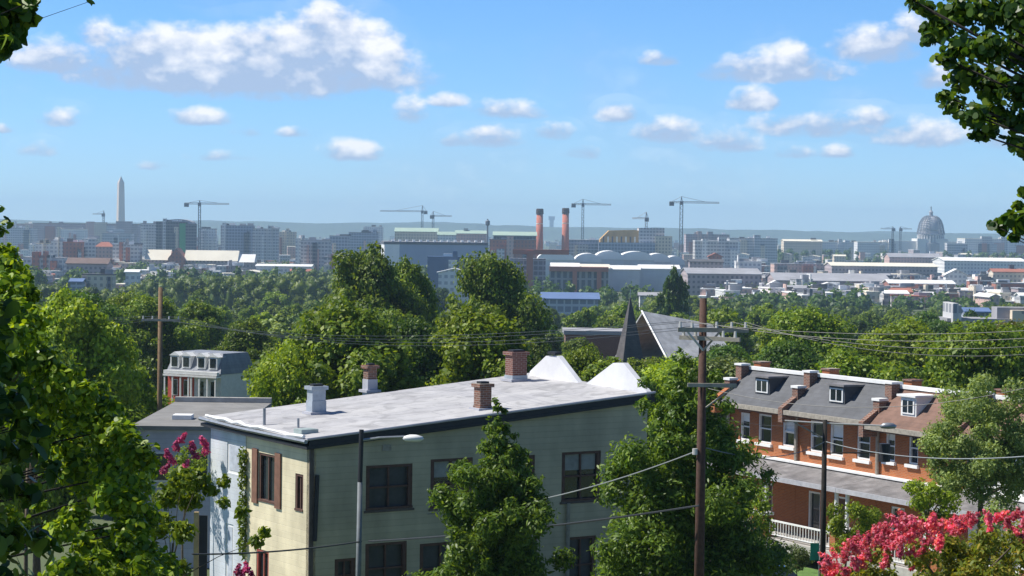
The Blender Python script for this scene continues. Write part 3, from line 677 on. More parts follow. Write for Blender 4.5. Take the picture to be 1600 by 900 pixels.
p = at(862, 338, 9500); t = empty('water_tower', (p.x, 9500, 0)); tag(t, 'faint square-topped tower between the two smokestacks on the horizon', 'tower')
MB().box(-9,9,-6,6,0,p.z-16).build('shaft', fm['grey'], t); MB().box(-14,14,-10,10,p.z-16,p.z).build('head', fm['grey'], t)
# named buildings, left to right (pixels: left, right, top; distance in metres)
B = [
 (52,215,349,3300,'mauve','brown','long low mauve building with brown roof in front of the obelisk',dict(depth=60)),
 (88,132,358,3150,'white','cream','thin pale block on the front of the long mauve building',dict()),
 (0,52,356,3200,'grey','grey','grey block at the far left edge of the skyline',dict()),
 (18,55,349,3500,'pink','cream','pinkish block peeping over the far left skyline',dict()),
 (160,205,364,2700,'grey','grey','flat grey block under the foot of the obelisk',dict()),
 (80,98,376,1950,'white','grey','narrow white row building at the left',dict(clutter=1)),
 (98,128,378,1900,'brick','red','red brick block with white bays at the left',dict(clutter=1)),
 (128,150,373,2000,'grey','white','slim grey tower left of the pale hall',dict(clutter=1)),
 (150,176,378,1950,'pink','red','pink block with small red cupola roof',dict(roof='hip',rise=7)),
 (176,218,382,1900,'grey','grey','low grey apartment block left of the pale hall',dict(clutter=2)),
 (56,80,380,1950,'white','cream','small cream-roofed block at the far left',dict()),
 (104,168,403,1500,'mauve','brown','brown-roofed mill building above the left tree line',dict(roof='gable',rise=9)),
 (36,100,402,1550,'grey','grey','long grey shed with pale edge above the left tree line',dict()),
 (128,176,428,1150,'tan','dark','low tan building with dark roof among the left trees',dict()),
 (196,216,421,1200,'white','white','small white-roofed house left among the trees',dict(roof='gable',rise=4)),
 (110,128,435,1050,'blue','blue','tiny bright blue roofed shed among the left trees',dict(roof='gable',rise=5)),
 (220,246,349,2550,'grey','grey','grey glass block, left of the dark netted tower',dict(clutter=1)),
 (244,284,346,2450,'dark','dark','dark glazed tower with stepped top under construction',dict(clutter=2)),
 (290,306,350,2400,'dark','dark','dark slab at the right of the green-netted tower',dict()),
 (310,337,357,2600,'white','grey','pale glass block behind the crane mast',dict()),
 (345,395,352,2450,'blue','grey','broad blue-grey office slab right of the crane',dict(clutter=2)),
 (395,434,357,2400,'grey','grey','grey office slab adjoining the broad blue-grey one',dict(clutter=2)),
 (434,462,362,2700,'tan','cream','beige block between office slabs',dict()),
 (462,482,372,2100,'white','white','slim white block left of the grey box',dict()),
 (470,515,375,2000,'grey','grey','plain grey box building with pale left side',dict()),
 (515,545,368,2300,'blue','grey','blue-grey block left of the tallest tree',dict(clutter=1)),
 (545,590,363,2700,'blue','dark','bluish slab above the tallest tree',dict(clutter=2)),
 (568,598,354,3200,'white','white','white-topped block behind the bluish slab',dict()),
 (575,598,382,1900,'tan','cream','small tan block left of the broad blue-grey building',dict()),
 (617,684,356,2500,'tan','green','long cream hall with copper-green roof beneath the cranes',dict(roof='gable',rise=6)),
 (684,712,362,2450,'white','green','white pavilion with copper-green roof right of the cream hall',dict(roof='gable',rise=5)),
 (712,760,360,2500,'pink','green','pinkish block with green roof left of the mast',dict(roof='gable',rise=5,clutter=1)),
 (771,838,362,2100,'dark','green','dark hall with pale green roof left of the smokestacks',dict(roof='gable',rise=6)),
 (765,838,374,1950,'brick','dark','brick sheds below the pale green roof',dict(clutter=2)),
 (668,748,401,1500,'navy','navy_','deep blue annex under the broad blue-grey building',dict()),
 (685,735,419,1150,'white','white','bright white small gabled house among the trees',dict(roof='front',rise=7)),
 (400,486,413,1700,'white','white','long low white-roofed shed at the edge of the wood',dict(roof='gable',rise=3)),
 (506,548,401,1650,'grey','grey','grey sheds left of the tallest tree',dict(clutter=2)),
 (888,1005,375,2300,'blue','grey','long blue-grey base of the timber-clad block',dict()),
 (1086,1153,376,2200,'grey','white','long bright white-roofed terminal right of the tallest crane',dict(clutter=1)),
 (1072,1140,366,2900,'mauve','grey','purplish slab behind the white terminal',dict()),
 (1140,1215,372,2700,'grey','grey','grey slab at the right of the white terminal',dict(clutter=2)),
 (1108,1128,395,1800,'brick','red','small red brick gable near the white arches',dict(roof='front',rise=6)),
 (1078,1130,405,1650,'mauve','dark','dark-roofed shed right of the white arches',dict(roof='gable',rise=4)),
 (1075,1190,420,1450,'mauve','grey','broad grey industrial roof right of the dark dome-shaped tree',dict(roof='gable',rise=8,depth=60)),
 (1150,1190,408,1600,'white','white','cluttered white sheds right of the broad grey roof',dict(clutter=4)),
 (1225,1285,374,2900,'tan','cream','tan mansion-like block left of the tree band',dict(roof='gable',rise=3,clutter=1)),
 (1285,1340,378,3100,'white','cream','pale block half hidden by the tree band left of the dome',dict(clutter=3)),
 (1340,1400,378,3000,'white','cream','long pale government block left of the dome',dict(clutter=3)),
 (1508,1606,373,3300,'white','cream','long cream building to the right of the dome',dict(depth=60)),
 (1480,1512,380,3000,'grey','white','pale grey block immediately right of the dome',dict()),
 (1390,1470,396,2300,'pink','grey','pinkish building with grey roof below the dome',dict(roof='gable',rise=6,clutter=1)),
 (1476,1605,403,2100,'white','white','very long white roof at the right below the dome',dict(roof='gable',rise=5,depth=60)),
 (1300,1465,411,1900,'mauve','cream','long shed with yellow-cream roof and shadowed side',dict(roof='gable',rise=5,depth=45)),
 (1210,1295,412,1950,'pink','grey','jumble of pinkish houses left of the long cream shed',dict(clutter=6)),
 (1212,1392,428,1550,'mauve','grey','very long pale grey warehouse roof above the right wood',dict(roof='gable',rise=11,depth=60)),
 (1280,1310,441,1400,'grey','white','white gabled dormer building against the grey warehouse',dict(roof='front',rise=6)),
 (1202,1222,438,1380,'white','white','small white gabled house at the left of the grey warehouse',dict(roof='front',rise=7)),
 (1390,1492,438,1450,'brick','white','red brick hall with pale roof at the right',dict(roof='gable',rise=5)),
 (1355,1425,450,1350,'brick','red','low red-roofed building in front of the brick hall',dict(roof='gable',rise=6)),
 (1478,1512,420,1600,'white','white','steep white gabled building between the red brick ones',dict(roof='front',rise=10)),
 (1515,1552,438,1450,'brick','white','red brick house with white parapet at the far right',dict(clutter=1)),
 (1552,1606,420,1650,'tan','red','tan house with orange-red roof at the right edge',dict(roof='gable',rise=5,clutter=1)),
 (1556,1606,442,1400,'brick','grey','dark brick building at the lower right edge of the city',dict()),
 (1482,1606,498,420,'tan','grey','low pale flat-roofed building among the right-hand trees',dict(depth=8)),
 (1510,1545,481,700,'blue','blue','dark blue roof among the trees at the far right',dict(roof='gable',rise=6)),
 (848,935,458,930,'blue','blue','long blue roof poking out of the central trees',dict(roof='gable',rise=9,depth=24)),
 (1000,1045,457,1000,'white','grey','pale gabled house behind the church spire',dict(roof='gable',rise=5)),
]
rm['navy_'] = MT['navy_wall']
for (a, b, yt, Y, wm, rf, lab, kw) in B:
    nm = 'house' if 'house' in lab else 'warehouse' if ('shed' in lab or 'warehouse' in lab or 'hall' in lab) else 'office_block'
    bld(a, b, yt, Y, wm, rf, lab, nm, 'building', **kw)
# green-netted tower
t = bld(281, 292, 347, 2430, 'dark', 'dark', 'slim tower wrapped in bright green netting beside the dark glazed tower')
H = at(286, 347, 2430).z; MB().box(-.3, 8.2, -.5, -.25, 3, H-1).build('safety_net', mat('green_net', (.03,.32,.12), .8), t)
# curved roof on the dark glazed tower
p0 = at(246, 348, 2460); p1 = at(293, 348, 2460); Wd = p1.x-p0.x
t = empty('round_roofed_block', (p0.x, 2500, 0)); tag(t, 'pale block with shallow vaulted roof behind the dark glazed tower', 'building')
MB().box(0, Wd, 0, 30, 0, p0.z-1).build('wall', fm['grey'], t)
MB().prism([(Wd/2-Wd/2*math.cos(math.pi*i/14), p0.z-1+5.5*math.sin(math.pi*i/14)) for i in range(15)], 0, 30).build('roof', rm['grey'], t)
# long hall with pale roof and dark gable
p0 = at(226, 390, 1900); t = empty('market_hall', (p0.x, 1900, 0)); tag(t, 'long hall with cream roof and dark brick cross gable, above the left wood', 'hall')
s = 1900/F; zr = p0.z; e = zr-16*s
for (a, b) in ((0, 40), (62, 146)):
    MB().prismx([(-2,e),(9,zr),(20,e)], a*s, b*s).build('roof', rm['cream'], t)
MB().box(0, 146*s, 0, 18, 0, e-.05).build('wall', fm['mauve'], t)
MB().prismx([(-2,e-1),(9,zr-3),(20,e-1)], 146*s, 172*s).build('roof', rm['white'], t); MB().box(146*s, 171*s, 0, 18, 0, e-1.05).build('wall', fm['mauve'], t)
MB().prism([(38*s,0),(64*s,0),(64*s,e+3*s),(51*s,zr+3*s),(38*s,e+3*s)], -6, 20).build('gable', fm['brick'], t)
# broad blue-grey building whose sunlit left end is put in as white colour
p0 = at(601, 377, 1750); p1 = at(762, 377, 1750); s = 1750/F; W = p1.x-p0.x; H = p0.z
t = empty('arena_block', (p0.x, 1750, 0), R(6)); tag(t, 'broad blue-grey windowless building with sunlit left end painted white and dark roof edge', 'building')
MB().box(0, W, 0, 55, 0, H-2.2).build('wall', mat('blue_panel', (.28,.34,.46), .6, .08, .05), t)
MB().box(-.2, 12, -.25, 55.2, 4, H-2.4).build('sunlit_end', rm['white'], t)  # sunlight on the left side, painted as a white face
MB().box(-.6, W+.6, -.6, 55.6, H-2.3, H-.2).build('roof_edge', rm['dark'], t)
MB().box(0, W, 0, 55, H-.19, H).build('roof', rm['grey'], t)
for k in range(14): MB().box(6+k*5.6, 8+k*5.6, 4, 8, H, H+1.6).build('rooftop_unit', rm['white'], t)
# timber-clad block
p0 = at(938, 360, 2200); s = 2200/F; H = p0.z
t = empty('timber_clad_block', (p0.x, 2200, 0)); tag(t, 'orange timber-clad building under construction with grey stair block beside it', 'building')
osb = mat('sheathing', (.55,.33,.12), .9, .25, .12)
MB().prism([(0,0),(68*s,0),(68*s,H-1),(55*s,H+1),(14*s,H),(0,H-9)], 0, 30).build('wall', osb, t)
for k in range(9): MB().box(4*s+k*7*s, 6.4*s+k*7*s, -.3, -.02, H-14, H-6).build('window', rm['cream' if k % 2 else 'dark'], t)
MB().box(60*s, 100*s, -2, 26, 0, H+3).build('stair_block', fm['grey'], t)
MB().box(85*s, 112*s, -5, 22, 0, H-5).build('annex', fm['tan'], t)
MB().box(-3*s, 85*s, -8, -2.1, 0, H-12).build('podium', fm['blue'], t)
# white arched sheds
for k, (a, b, yt) in enumerate(((840,898,393),(898,940,396),(930,975,392),(968,1022,393),(1010,1048,396),(1040,1070,400))):
    bld(a, b, yt, 1600+20*k, 'plain', 'white', ['first','second','third','fourth','fifth','last'][k]+' from the left of the bright white arched sheds under the smokestacks', 'arched_shed', 'shed', roof='arch', rise=13, group='white arched sheds', depth=40)
for k, (a, b, yt, lab) in enumerate(((862,905,411,'sloping white roof over the red gantry'),(900,952,413,'pale cream roof between the white arches'),(952,1000,415,'low white roof in the middle of the arches'),(1000,1062,414,'low white roof at the right of the arches'))):
    bld(a, b, yt, 1500+15*k, 'plain', 'white' if k != 1 else 'cream', lab, 'warehouse', 'shed', roof='gable', rise=6, depth=28)
# red gantry
p0 = at(823, 392, 1420); s = 1420/F; H = p0.z; redm = mat('gantry_red', (.42,.15,.10), .8, .15, .1)
t = empty('gantry_building', (p0.x, 1420, 0)); tag(t, 'red brick and steel gantry building with tall piers below the smokestacks', 'building')
for (a, b, z) in ((0,10,H),(72,79,H-11),(110,117,H-13)): MB().box(a*s, b*s, -2, 6, 0, z).build('pier', redm, t)
MB().box(-22*s, 66*s, -1, 5, H-2.2, H+1).build('beam', redm, t); MB().box(36*s, 128*s, -3, 9, H-13, H-10).build('beam', redm, t)
MB().box(36*s, 128*s, 0, 9, 0, H-13.1).build('wall', facade_mat('gantry_bays', (.30,.31,.32), (.08,.10,.12), pu=4, pv=12, fu=.6, fv=.9), t)
MB().box(-26*s, 30*s, 8, 16, 0, H-5).build('wall', fm['blue'], t)
# everything else in the low city
rgc = random.Random(99); cz = [(215,'left of the pale hall'),(440,'by the pale-roofed hall'),(600,'left of the blue-grey block'),(800,'by the broad blue-grey block'),
  (1075,'around the arched sheds'),(1300,'left of the great dome'),(1480,'below the great dome'),(9999,'right of the great dome')]
specs = []
for Y in (1280,1400,1550,1700,1850,2050,2250,2500,2800,3150,3600,4200,4900,5700,6700):
    px = -20
    while px < 1620:
        px += rgc.uniform(7, 24)*(.85 if Y < 1900 else 1)
        y = Y*rgc.uniform(.95, 1.06); wpx = rgc.uniform(6, 26)*1900/max(1500, y)*1.2; Hh = rgc.uniform(5, 12) if y < 2500 else rgc.uniform(7, 20)
        yt = 357+.0126*(px-800)-(Hh-CZ)*F/y
        if yt > interp(TOP, px)+4: continue
        if 800 < px < 1080 and y < 2300: continue
        if 595 < px < 765 and y < 1800: continue
        wm = rgc.choices(['white','grey','brick','tan','pink','mauve','blue'], [7,4,2,3,4,2,1])[0]; rf = rgc.choices(['white','grey','dark','cream','red','brown'], [7,5,1.5,4,1,1])[0]
        specs.append((px, wpx, yt, y, wm, rf, rgc.choices(['flat','gable','front'], [6,3,1.5])[0], rgc.uniform(12, 30), rgc.uniform(-.25, .25), wpx*Hh*F/y))
specs.sort(key=lambda q: -q[-1]); AUTO = []; rest = {}
for i, (px, wpx, yt, y, wm, rf, rt_, dp, yaw, ar) in enumerate(specs):
    if i < 285:
        z = next(q[1] for q in cz if px < q[0])
        far = 'near' if y < 2000 else 'hazy' if y < 3500 else 'faint'
        nmz = dict(white='white', grey='grey', brick='red-brick', tan='tan', pink='pinkish', mauve='mauve', blue='blue-grey')[wm]
        o = bld(px, px+wpx, yt, y, wm, rf, f'{far} {nmz} block, {rf} {"flat" if rt_=="flat" else "pitched"} roof, {z}', 'city_building', 'building', roof=rt_, rise=3.0*1900/y, group=f'{nmz} buildings of the low city', seed=i, depth=dp, yaw=yaw)
        AUTO.append((px, o))
    else:
        P = at(px, yt, y); W = wpx*y/F; H = P.z; c, s_ = math.cos(yaw), math.sin(yaw)
        for key, (x0, x1, y0, y1, z0, z1) in (('w_'+wm, (0, W, 0, dp, -1, H-.5)), ('r_'+rf, (-.3, W+.3, -.3, dp+.3, H-.49, H))):
            m_ = rest.setdefault(key, MB()); b_ = MB().box(x0, x1, y0, y1, z0, z1)
            m_.add([(P.x+vx*c-vy*s_, y+vx*s_+vy*c, vz) for vx, vy, vz in b_.v], b_.f)
allm = MB(); mats = []; idx = []
for key, m_ in rest.items():
    mats.append(fm[key[2:]] if key[0] == 'w' else rm[key[2:]]); allm.add(m_.v, m_.f); idx += [len(mats)-1]*len(m_.f)
o = allm.build('distant_rooftops', mats[0]); 
for m_ in mats[1:]: o.data.materials.append(m_)
o.data.polygons.foreach_set('material_index', idx)
tag(o, 'countless small hazy rooftops filling the gaps of the far city', 'rooftops', kind='stuff')
ordinals(AUTO)
print('CITY', len(specs), 'FOREST', forest)
#--PART3--
# ------------------------------------------------------------------ mid-distance: spire, mansard houses, flat shed
Y = 300; s = Y/F; p = at(985, 462, Y); g = gz(0, Y); t = empty('church', (p.x, Y, g), R(18)); tag(t, 'church with dark steep slate spire rising out of the trees', 'church')
H = p.z-g; b = 19*s; z0 = at(985, 572, Y).z-g
MB().add([(-b,-b,z0),(b,-b,z0),(b,b,z0),(-b,b,z0),(0,0,H)], [(0,1,4),(1,2,4),(2,3,4),(3,0,4),(0,3,2,1)]).build('spire', mat('spire_slate', (.11,.10,.10), .8, .25, 1.5, lines=(.35,.3)), t)
MB().box(-b*.85, b*.85, -b*.85, b*.85, 0, z0-.02).build('tower', brick_r, t)
MB().tube([(0,0,H-.3),(0,0,H+.9)], .06, 5).build('finial', metal_grey, t)
# church hall: pitched roof turned towards the left, white rake board on its gable end
A_, B_, C_, D_ = at(1004,486,307), at(1112,506,312), at(1046,566,300), at(1165,580,305); bk = [A_+(A_-C_), B_+(B_-D_)]
for q_ in bk: q_.z = C_.z
t = empty('church_hall', (A_.x, 303, g)); tag(t, 'grey pitched church hall roof with white rake edge beside the spire', 'church hall'); o_ = Vector(t.location)
dn = Vector((0,0,-.3)); L_ = lambda p: tuple(p-o_)
rf = MB(); rf.hexa([L_(C_+dn),L_(D_+dn),L_(B_+dn),L_(A_+dn)], [L_(C_),L_(D_),L_(B_),L_(A_)]); rf.hexa([L_(A_+dn),L_(B_+dn),L_(bk[1]+dn),L_(bk[0]+dn)], [L_(A_),L_(B_),L_(bk[1]),L_(bk[0])])
rf.build('roof', mat('nave_roof', (.50,.50,.50), .8, .2, .6, lines=(.5,.12)), t)
rk = (C_-A_).normalized()*.0; MB().tube([L_(A_+Vector((-.12,-.1,.05))), L_(C_+Vector((-.12,-.1,.05)))], .17, 4).build('rake_board', white_p, t)
wl = lambda p: (p.x-o_.x, p.y-o_.y, 0)
MB().hexa([wl(C_+Vector((.4,.3,0))),wl(D_+Vector((-.3,.3,0))),wl(bk[1]),wl(bk[0])], [L_(C_+Vector((.4,.3,-.35))),L_(D_+Vector((-.3,.3,-.35))),L_(bk[1]+Vector((0,0,-.4))),L_(bk[0]+Vector((0,0,-.4)))]).build('wall', brick_r, t)
t = bld(884, 975, 517, 335, brick_r, 'grey', 'low pinkish brick building with grey flat roof left of the spire', 'brick_building', 'building', depth=10)
for k in range(5):
    f = MB().box(1.0+k*1.7, 1.9+k*1.7, -.08, -.01, 5.0, 6.5).build('window', white_p, t); MB().box(1.1+k*1.7, 1.8+k*1.7, -.12, -.085, 5.1, 6.4).build('pane', glass_d, f)

# mansard pair, far left centre
Y = 225; s = Y/F; g = at(262, 632, Y).z-2.2; rz = R(-30)
grey_mans = mat('mansard_blue_grey', (.27,.29,.33), .6, .15, 2, lines=(.3,.2)); red_p = mat('red_painted_brick', (.55,.10,.07), .8, .15, 2)
zt = at(290, 552, Y).z-g; ze = at(290, 584, Y).z-g; O = at(262, 632, Y+2.6)
W = 47*s/math.cos(rz)*.97; Dp = 5.6
for k, (wm, lab) in enumerate(((red_p,'red house with grey mansard roof and white columns, left of the pair'),(white_p,'white house with grey mansard roof, right of the pair'))):
    t = empty('mansard_house', (O.x+k*(W+.02)*math.cos(rz), O.y+k*(W+.02)*math.sin(rz), g), rz); tag(t, lab, 'house', 'mansard houses')
    MB().box(0, W, 0, Dp, 0, ze).build('wall', wm, t)
    MB().hexa([(0,-.3,ze+.01),(W+(.1 if k else 0),-.3,ze+.01),(W+(.1 if k else 0),Dp+.2,ze+.01),(0,Dp+.2,ze+.01)], [(0 if k else .3,.8,zt),(W-(.4 if k else 0),.8,zt),(W-(.4 if k else 0),Dp-.6,zt),(0 if k else .3,Dp-.6,zt)]).build('roof', grey_mans, t)
    MB().box(.0, W, -.75, -.31, ze-.1, ze+.25).build('cornice', white_p, t)
    for c in (.28, .72):
        d = MB().box(W*c-.55, W*c+.55, -.15, 1.2, ze+.5, zt-.35); d.prism([(W*c-.7,zt-.35),(W*c+.7,zt-.35),(W*c,zt+.05)], -.2, 1.2)
        d = d.build('dormer', white_p, t); MB().box(W*c-.36, W*c+.36, -.19, -.155, ze+.65, zt-.5).build('pane', glass_d, d)
    for i in range(4): MB().box(.1+i*(W-.35)/3, .24+i*(W-.35)/3, -.8, -.66, 0, ze-.35).build('column', white_p, t)
    MB().box(0, W, -.85, -.01, ze-.34, ze-.16).build('porch_roof', white_p, t)
    for i in range(2):
        x = W*(.3+.4*i); f = MB().box(x-.3, x+.3, -.06, -.01, ze-2.4, ze-.7).build('window', white_p, t); MB().box(x-.22, x+.22, -.1, -.065, ze-2.3, ze-.8).build('pane', glass_d, f)

# flat-roofed pale house left of the main building
Y = 100; A = at(212, 676, Y); Bq = at(330, 664, Y+2); g = gz(0, Y); t = empty('flat_roofed_house', (A.x, Y, g), 0); tag(t, 'lavender-white flat-roofed house half hidden by leaves left of the main building', 'house')
W = Bq.x-A.x+1.4; zr = at(270, 672, Y).z-g
MB().box(0, W, 0, 13, 0, zr).build('wall', mat('lavender_siding', (.52,.52,.62), .8, .1, 1, lines=(.22,.15)), t)
MB().hexa([(-.2,-.2,zr+.01),(W+.2,-.2,zr+.01),(W+.2,13.2,zr+.01),(-.2,13.2,zr+.01)], [(-.2,-.2,zr+.2),(W+.2,-.2,zr+.2),(W+.2,13.2,zr+.25),(-.2,13.2,zr+.25)]).build('roof', mat('felt_roof', (.22,.215,.205), .9, .2, .8), t)
MB().box(-.2, W+.2, 12.9, 13.3, zr+.26, zr+.5).build('parapet', concrete, t)
MB().box(1.2, 2.1, 3, 4, zr+.22, zr+.42).build('roof_hatch', white_p, t)
for x in (.8, 2.6): 
    f = MB().box(x, x+.8, -.06, -.01, zr-2.4, zr-1).build('window', white_p, t); MB().box(x+.08, x+.72, -.1, -.065, zr-2.3, zr-1.1).build('pane', glass_d, f)

# ------------------------------------------------------------------ the main building
A = at(485, 686, 68); ang = math.atan2(.54, .84)
U = Vector((math.cos(ang), math.sin(ang), 0)); V = Vector((-U.y, U.x, 0)); g = 31.4
org = Vector((A.x, A.y, g))
hb = empty('clapboard_building', org, ang); tag(hb, 'two-storey cream clapboard building, shade tone painted on its front, with long white flat roof, centre foreground', 'building')
def fpt(px, py, off=0.0):      # on the long front (local x, z)
    q = on_plane(px, py, org-V*off, V)-org; return q.dot(U), q.z
def spt(px, py):               # on the left side (local y, z)
    q = on_plane(px, py, org, U)-org; return q.dot(V), q.z
zA = A.z-g; LEN = fpt(1012, 613)[0]; zB = fpt(1012, 613)[1]; yC, zC = spt(331, 652); DEP = yC
YM = spt(385, 700)[0]
tz = lambda x: zA-.31+(zB-zA)*x/LEN
tzs = lambda y: zA-.31+(zC-zA)*y/DEP
print('MAIN', LEN, DEP, zA, zB, zC, YM)
def fwin(x0, y0, x1, y1):
    a, zt = fpt(x0, y0); b, zb = fpt(x1, y1); return (a, b, max(0.02, zb), zt)
fw_list = [fwin(572,728,644,793), fwin(673,718,738,790), fwin(775,714,835,786), fwin(878,707,938,780), fwin(571,850,635,925), fwin(656,850,722,925), fwin(523,874,555,925), fwin(770,846,838,915), fwin(885,840,930,925)]
mb = MB(); wall_holes(mb, 0, LEN, 0, zA, fw_list, 0, .22, top=tz); mb.build('front_wall', shaded_siding, hb)
def swin(x0, y0, x1, y1):
    a, zt = spt(x0, y0); b, zb = spt(x1, y1); return (min(a, b), max(a, b), max(.02, min(zt, zb)), max(zt, zb))
sw = [swin(431,712,404,782), swin(474,742,461,797), swin(420,862,400,930)]
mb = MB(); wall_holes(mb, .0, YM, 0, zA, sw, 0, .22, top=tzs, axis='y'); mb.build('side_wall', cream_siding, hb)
sw2 = [swin(378,694,356,738), swin(366,820,353,930)]
mb = MB(); wall_holes(mb, YM+.001, DEP, 0, zA, sw2, -.03, .25, top=tzs, axis='y'); mb.build('annex_wall', white_siding, hb)
MB().box(.0, LEN, DEP-.2, DEP, 0, zC-.35).build('rear_wall', white_siding, hb)
MB().hexa([(LEN-.2,0.23,0),(LEN-.001,0.23,0),(LEN-.001,DEP-.21,0),(LEN-.2,DEP-.21,0)], [(LEN-.2,.23,zB-.3),(LEN-.001,.23,zB-.3),(LEN-.001,DEP-.21,zB-.3),(LEN-.2,DEP-.21,zB-.3)]).build('end_wall', shaded_siding, hb)
MB().box(.22, LEN-.22, .23, DEP-.22, .01, .06).build('floor', concrete, hb)
# windows
mat('pale_blind_shade', (.30,.30,.28), .8)
board = mat('grey_board', (.05,.052,.055), .5, .4, 2); mull = mat('mullion', (.11,.085,.075), .7, .3, 3)
for i, (a, b, c, d) in enumerate(fw_list):
    f = MB(); k = .09
    f.box(a, b, .02, .12, d-k, d); f.box(a, b, -.03, .12, c, c+k*.8); f.box(a, a+k*1.6, .02, .12, c+k*.8, d-k); f.box(b-k*1.6, b, .02, .12, c+k*.8, d-k)
    f.box((a+b)/2-.03, (a+b)/2+.03, .05, .11, c+k*.8, d-k); f.box(a+k*1.6, b-k*1.6, .04, .115, (c+d)/2-.03, (c+d)/2+.03)
    f = f.build('window' if c > .1 else 'door', brown_trim, hb)
    MB().box(a+k*1.6, b-k*1.6, .125, .15, c+.01, d-k).build('pane', glass_d if i in (1,2,3) else board, f)
    MB().box(a-.06, b+.06, -.04, -.003, c-.08, c-.01).build('sill', mull if i < 4 else brown_trim, f)
for i in (1, 3, 7):
    a, b, c, d = fw_list[i]; MB().box(a+.16, b-.16, .118, .124, d-.1-(d-c)*(.32 if i != 7 else .55), d-.1).build('blind', MT['pale_blind_shade'], hb)
x, z = fpt(604, 700); MB().box(x-.16, x+.16, -.03, -.004, z-.09, z+.09).build('wall_vent', weathered, hb)
x, z = fpt(742, 812); MB().box(x-.12, x+.12, -.12, -.004, z-.2, z+.2).build('meter_box', metal_grey, hb)
for i, (a, b, c, d) in enumerate(sw):
    f = MB(); f.box(.02, .1, a, b, d-.08, d); f.box(-.03, .1, a, b, c, c+.07); f.box(.02, .1, a, a+.1, c+.07, d-.08); f.box(.02, .1, b-.1, b, c+.07, d-.08)
    f.box(.05, .09, (a+b)/2-.03, (a+b)/2+.03, c+.07, d-.08)
    f = f.build('window' if i < 2 else 'door', brown_trim if i < 2 else mat('red_door', (.38,.09,.06), .6), hb); MB().box(.11, .14, a+.1, b-.1, c+.01, d-.08).build('pane', glass_d, f)
a, b, c, d = sw[0]
for (q0, q1) in ((a-.42, a-.03), (b+.03, b+.42)):
    MB().box(-.06, -.005, q0, q1, c-.1, d+.1).build('shutter', mat('brown_shutter', (.20,.10,.065), .8, .3, 4), hb)
for (a, b, c, d) in sw2:
    f = MB().box(.0, .06, a, b, c, d).build('window', white_p, hb); MB().box(-.012, -.002, a+.12, b-.12, c+.1, d-.1).build('pane', mat('pale_blind', (.50,.54,.60), .5), f)
# corner boards, downpipes, roof
MB().box(-.035, .12, -.035, -.003, 0, zA-.3).build('corner_board', mull, hb)
x, z = fpt(494, 742); x2, z2 = fpt(490, 845)
MB().tube([(x,-.08,z),(x2,-.08,z2)], .07, 6).build('downpipe', black_trim, hb)
x, z = fpt(886, 786); MB().tube([(x,-.09,z),(x,-.09,.1)], .06, 6).build('downpipe', weathered, hb)
rz0 = -.28
o1, o2 = .28, .3
c0 = (-o1,-o2,zA-.0); c1 = (LEN+.1,-o2,zB); c2 = (LEN+.1,DEP+o2,zB+(zC-zA)*1.0+.1); c3 = (-o1,DEP+o2,zC)
def lift(c, d): return (c[0], c[1], c[2]+d)
# the roof surface as a gently uneven grid
nx, ny = 36, 18; v = []; f = []; rn = random.Random(4)
for j in range(ny+1):
    for i in range(nx+1):
        u, w_ = i/nx, j/ny; zz = (c0[2]*(1-u)+c1[2]*u)*(1-w_)+(c3[2]*(1-u)+c2[2]*u)*w_
        bump = 0 if i in (0,nx) or j in (0,ny) else .02*math.sin(i*.7+j*.4)+rn.uniform(-.012,.012)
        v.append((c0[0]+(c1[0]-c0[0])*u, c0[1]+(c3[1]-c0[1])*w_, zz+bump))
for j in range(ny):
    for i in range(nx): f.append((j*(nx+1)+i, j*(nx+1)+i+1, (j+1)*(nx+1)+i+1, (j+1)*(nx+1)+i))
MB().add(v, f).build('roof', membrane, hb, smooth=True)
MB().hexa([lift(c,-.3) for c in (c0,c1,c2,c3)], [lift(c,-.2) for c in (c0,c1,c2,c3)]).build('roof_deck', black_trim, hb)
MB().hexa([(c0[0]+.12,-o2+.02,c0[2]-.3),(c1[0]-.02,-o2+.02,c1[2]-.3),(c1[0]-.02,-o2+.08,c1[2]-.3),(c0[0]+.12,-o2+.08,c0[2]-.3)], [(c0[0]+.12,-o2+.02,c0[2]-.03),(c1[0]-.02,-o2+.02,c1[2]-.03),(c1[0]-.02,-o2+.08,c1[2]-.03),(c0[0]+.12,-o2+.08,c0[2]-.03)]).build('fascia', black_trim, hb)
MB().tube([lift(c0,.02),((c0[0]+c1[0])/2,-o2,(c0[2]+c1[2])/2+.02),lift(c1,.02)], .045, 6).build('roof_edging', roof_white, hb)
g_ = MB().tube([(-o1-.03,-o2,c0[2]-.05),(-o1-.03,YM,tzs(YM)+.22),(-o1-.03,DEP+o2,c3[2]-.05)], .07, 6).build('gutter', metal_grey, hb)
rp = random.Random(8)
MB().tube([(-o1+rp.uniform(.02,.16), DEP*k/14, tzs(DEP*k/14)+.33+rp.uniform(0,.07)) for k in range(15)], [rp.uniform(.04,.08) for k in range(15)], 6).build('flashing', white_p, hb)
def roofz(x, y): u = x/LEN; w_ = y/DEP; return (c0[2]*(1-u)+c1[2]*u)*(1-w_)+(c3[2]*(1-u)+c2[2]*u)*w_
def rpt(px, py):      # a point of the roof seen at a pixel
    d = ray(px, py); P = EYE.copy(); k = 60
    for _ in range(30):
        P = EYE+d*k; q = P-org; x, y = q.dot(U), q.dot(V); k -= (q.z-roofz(x, y))/d.z*1.0
    return x, y, roofz(x, y)
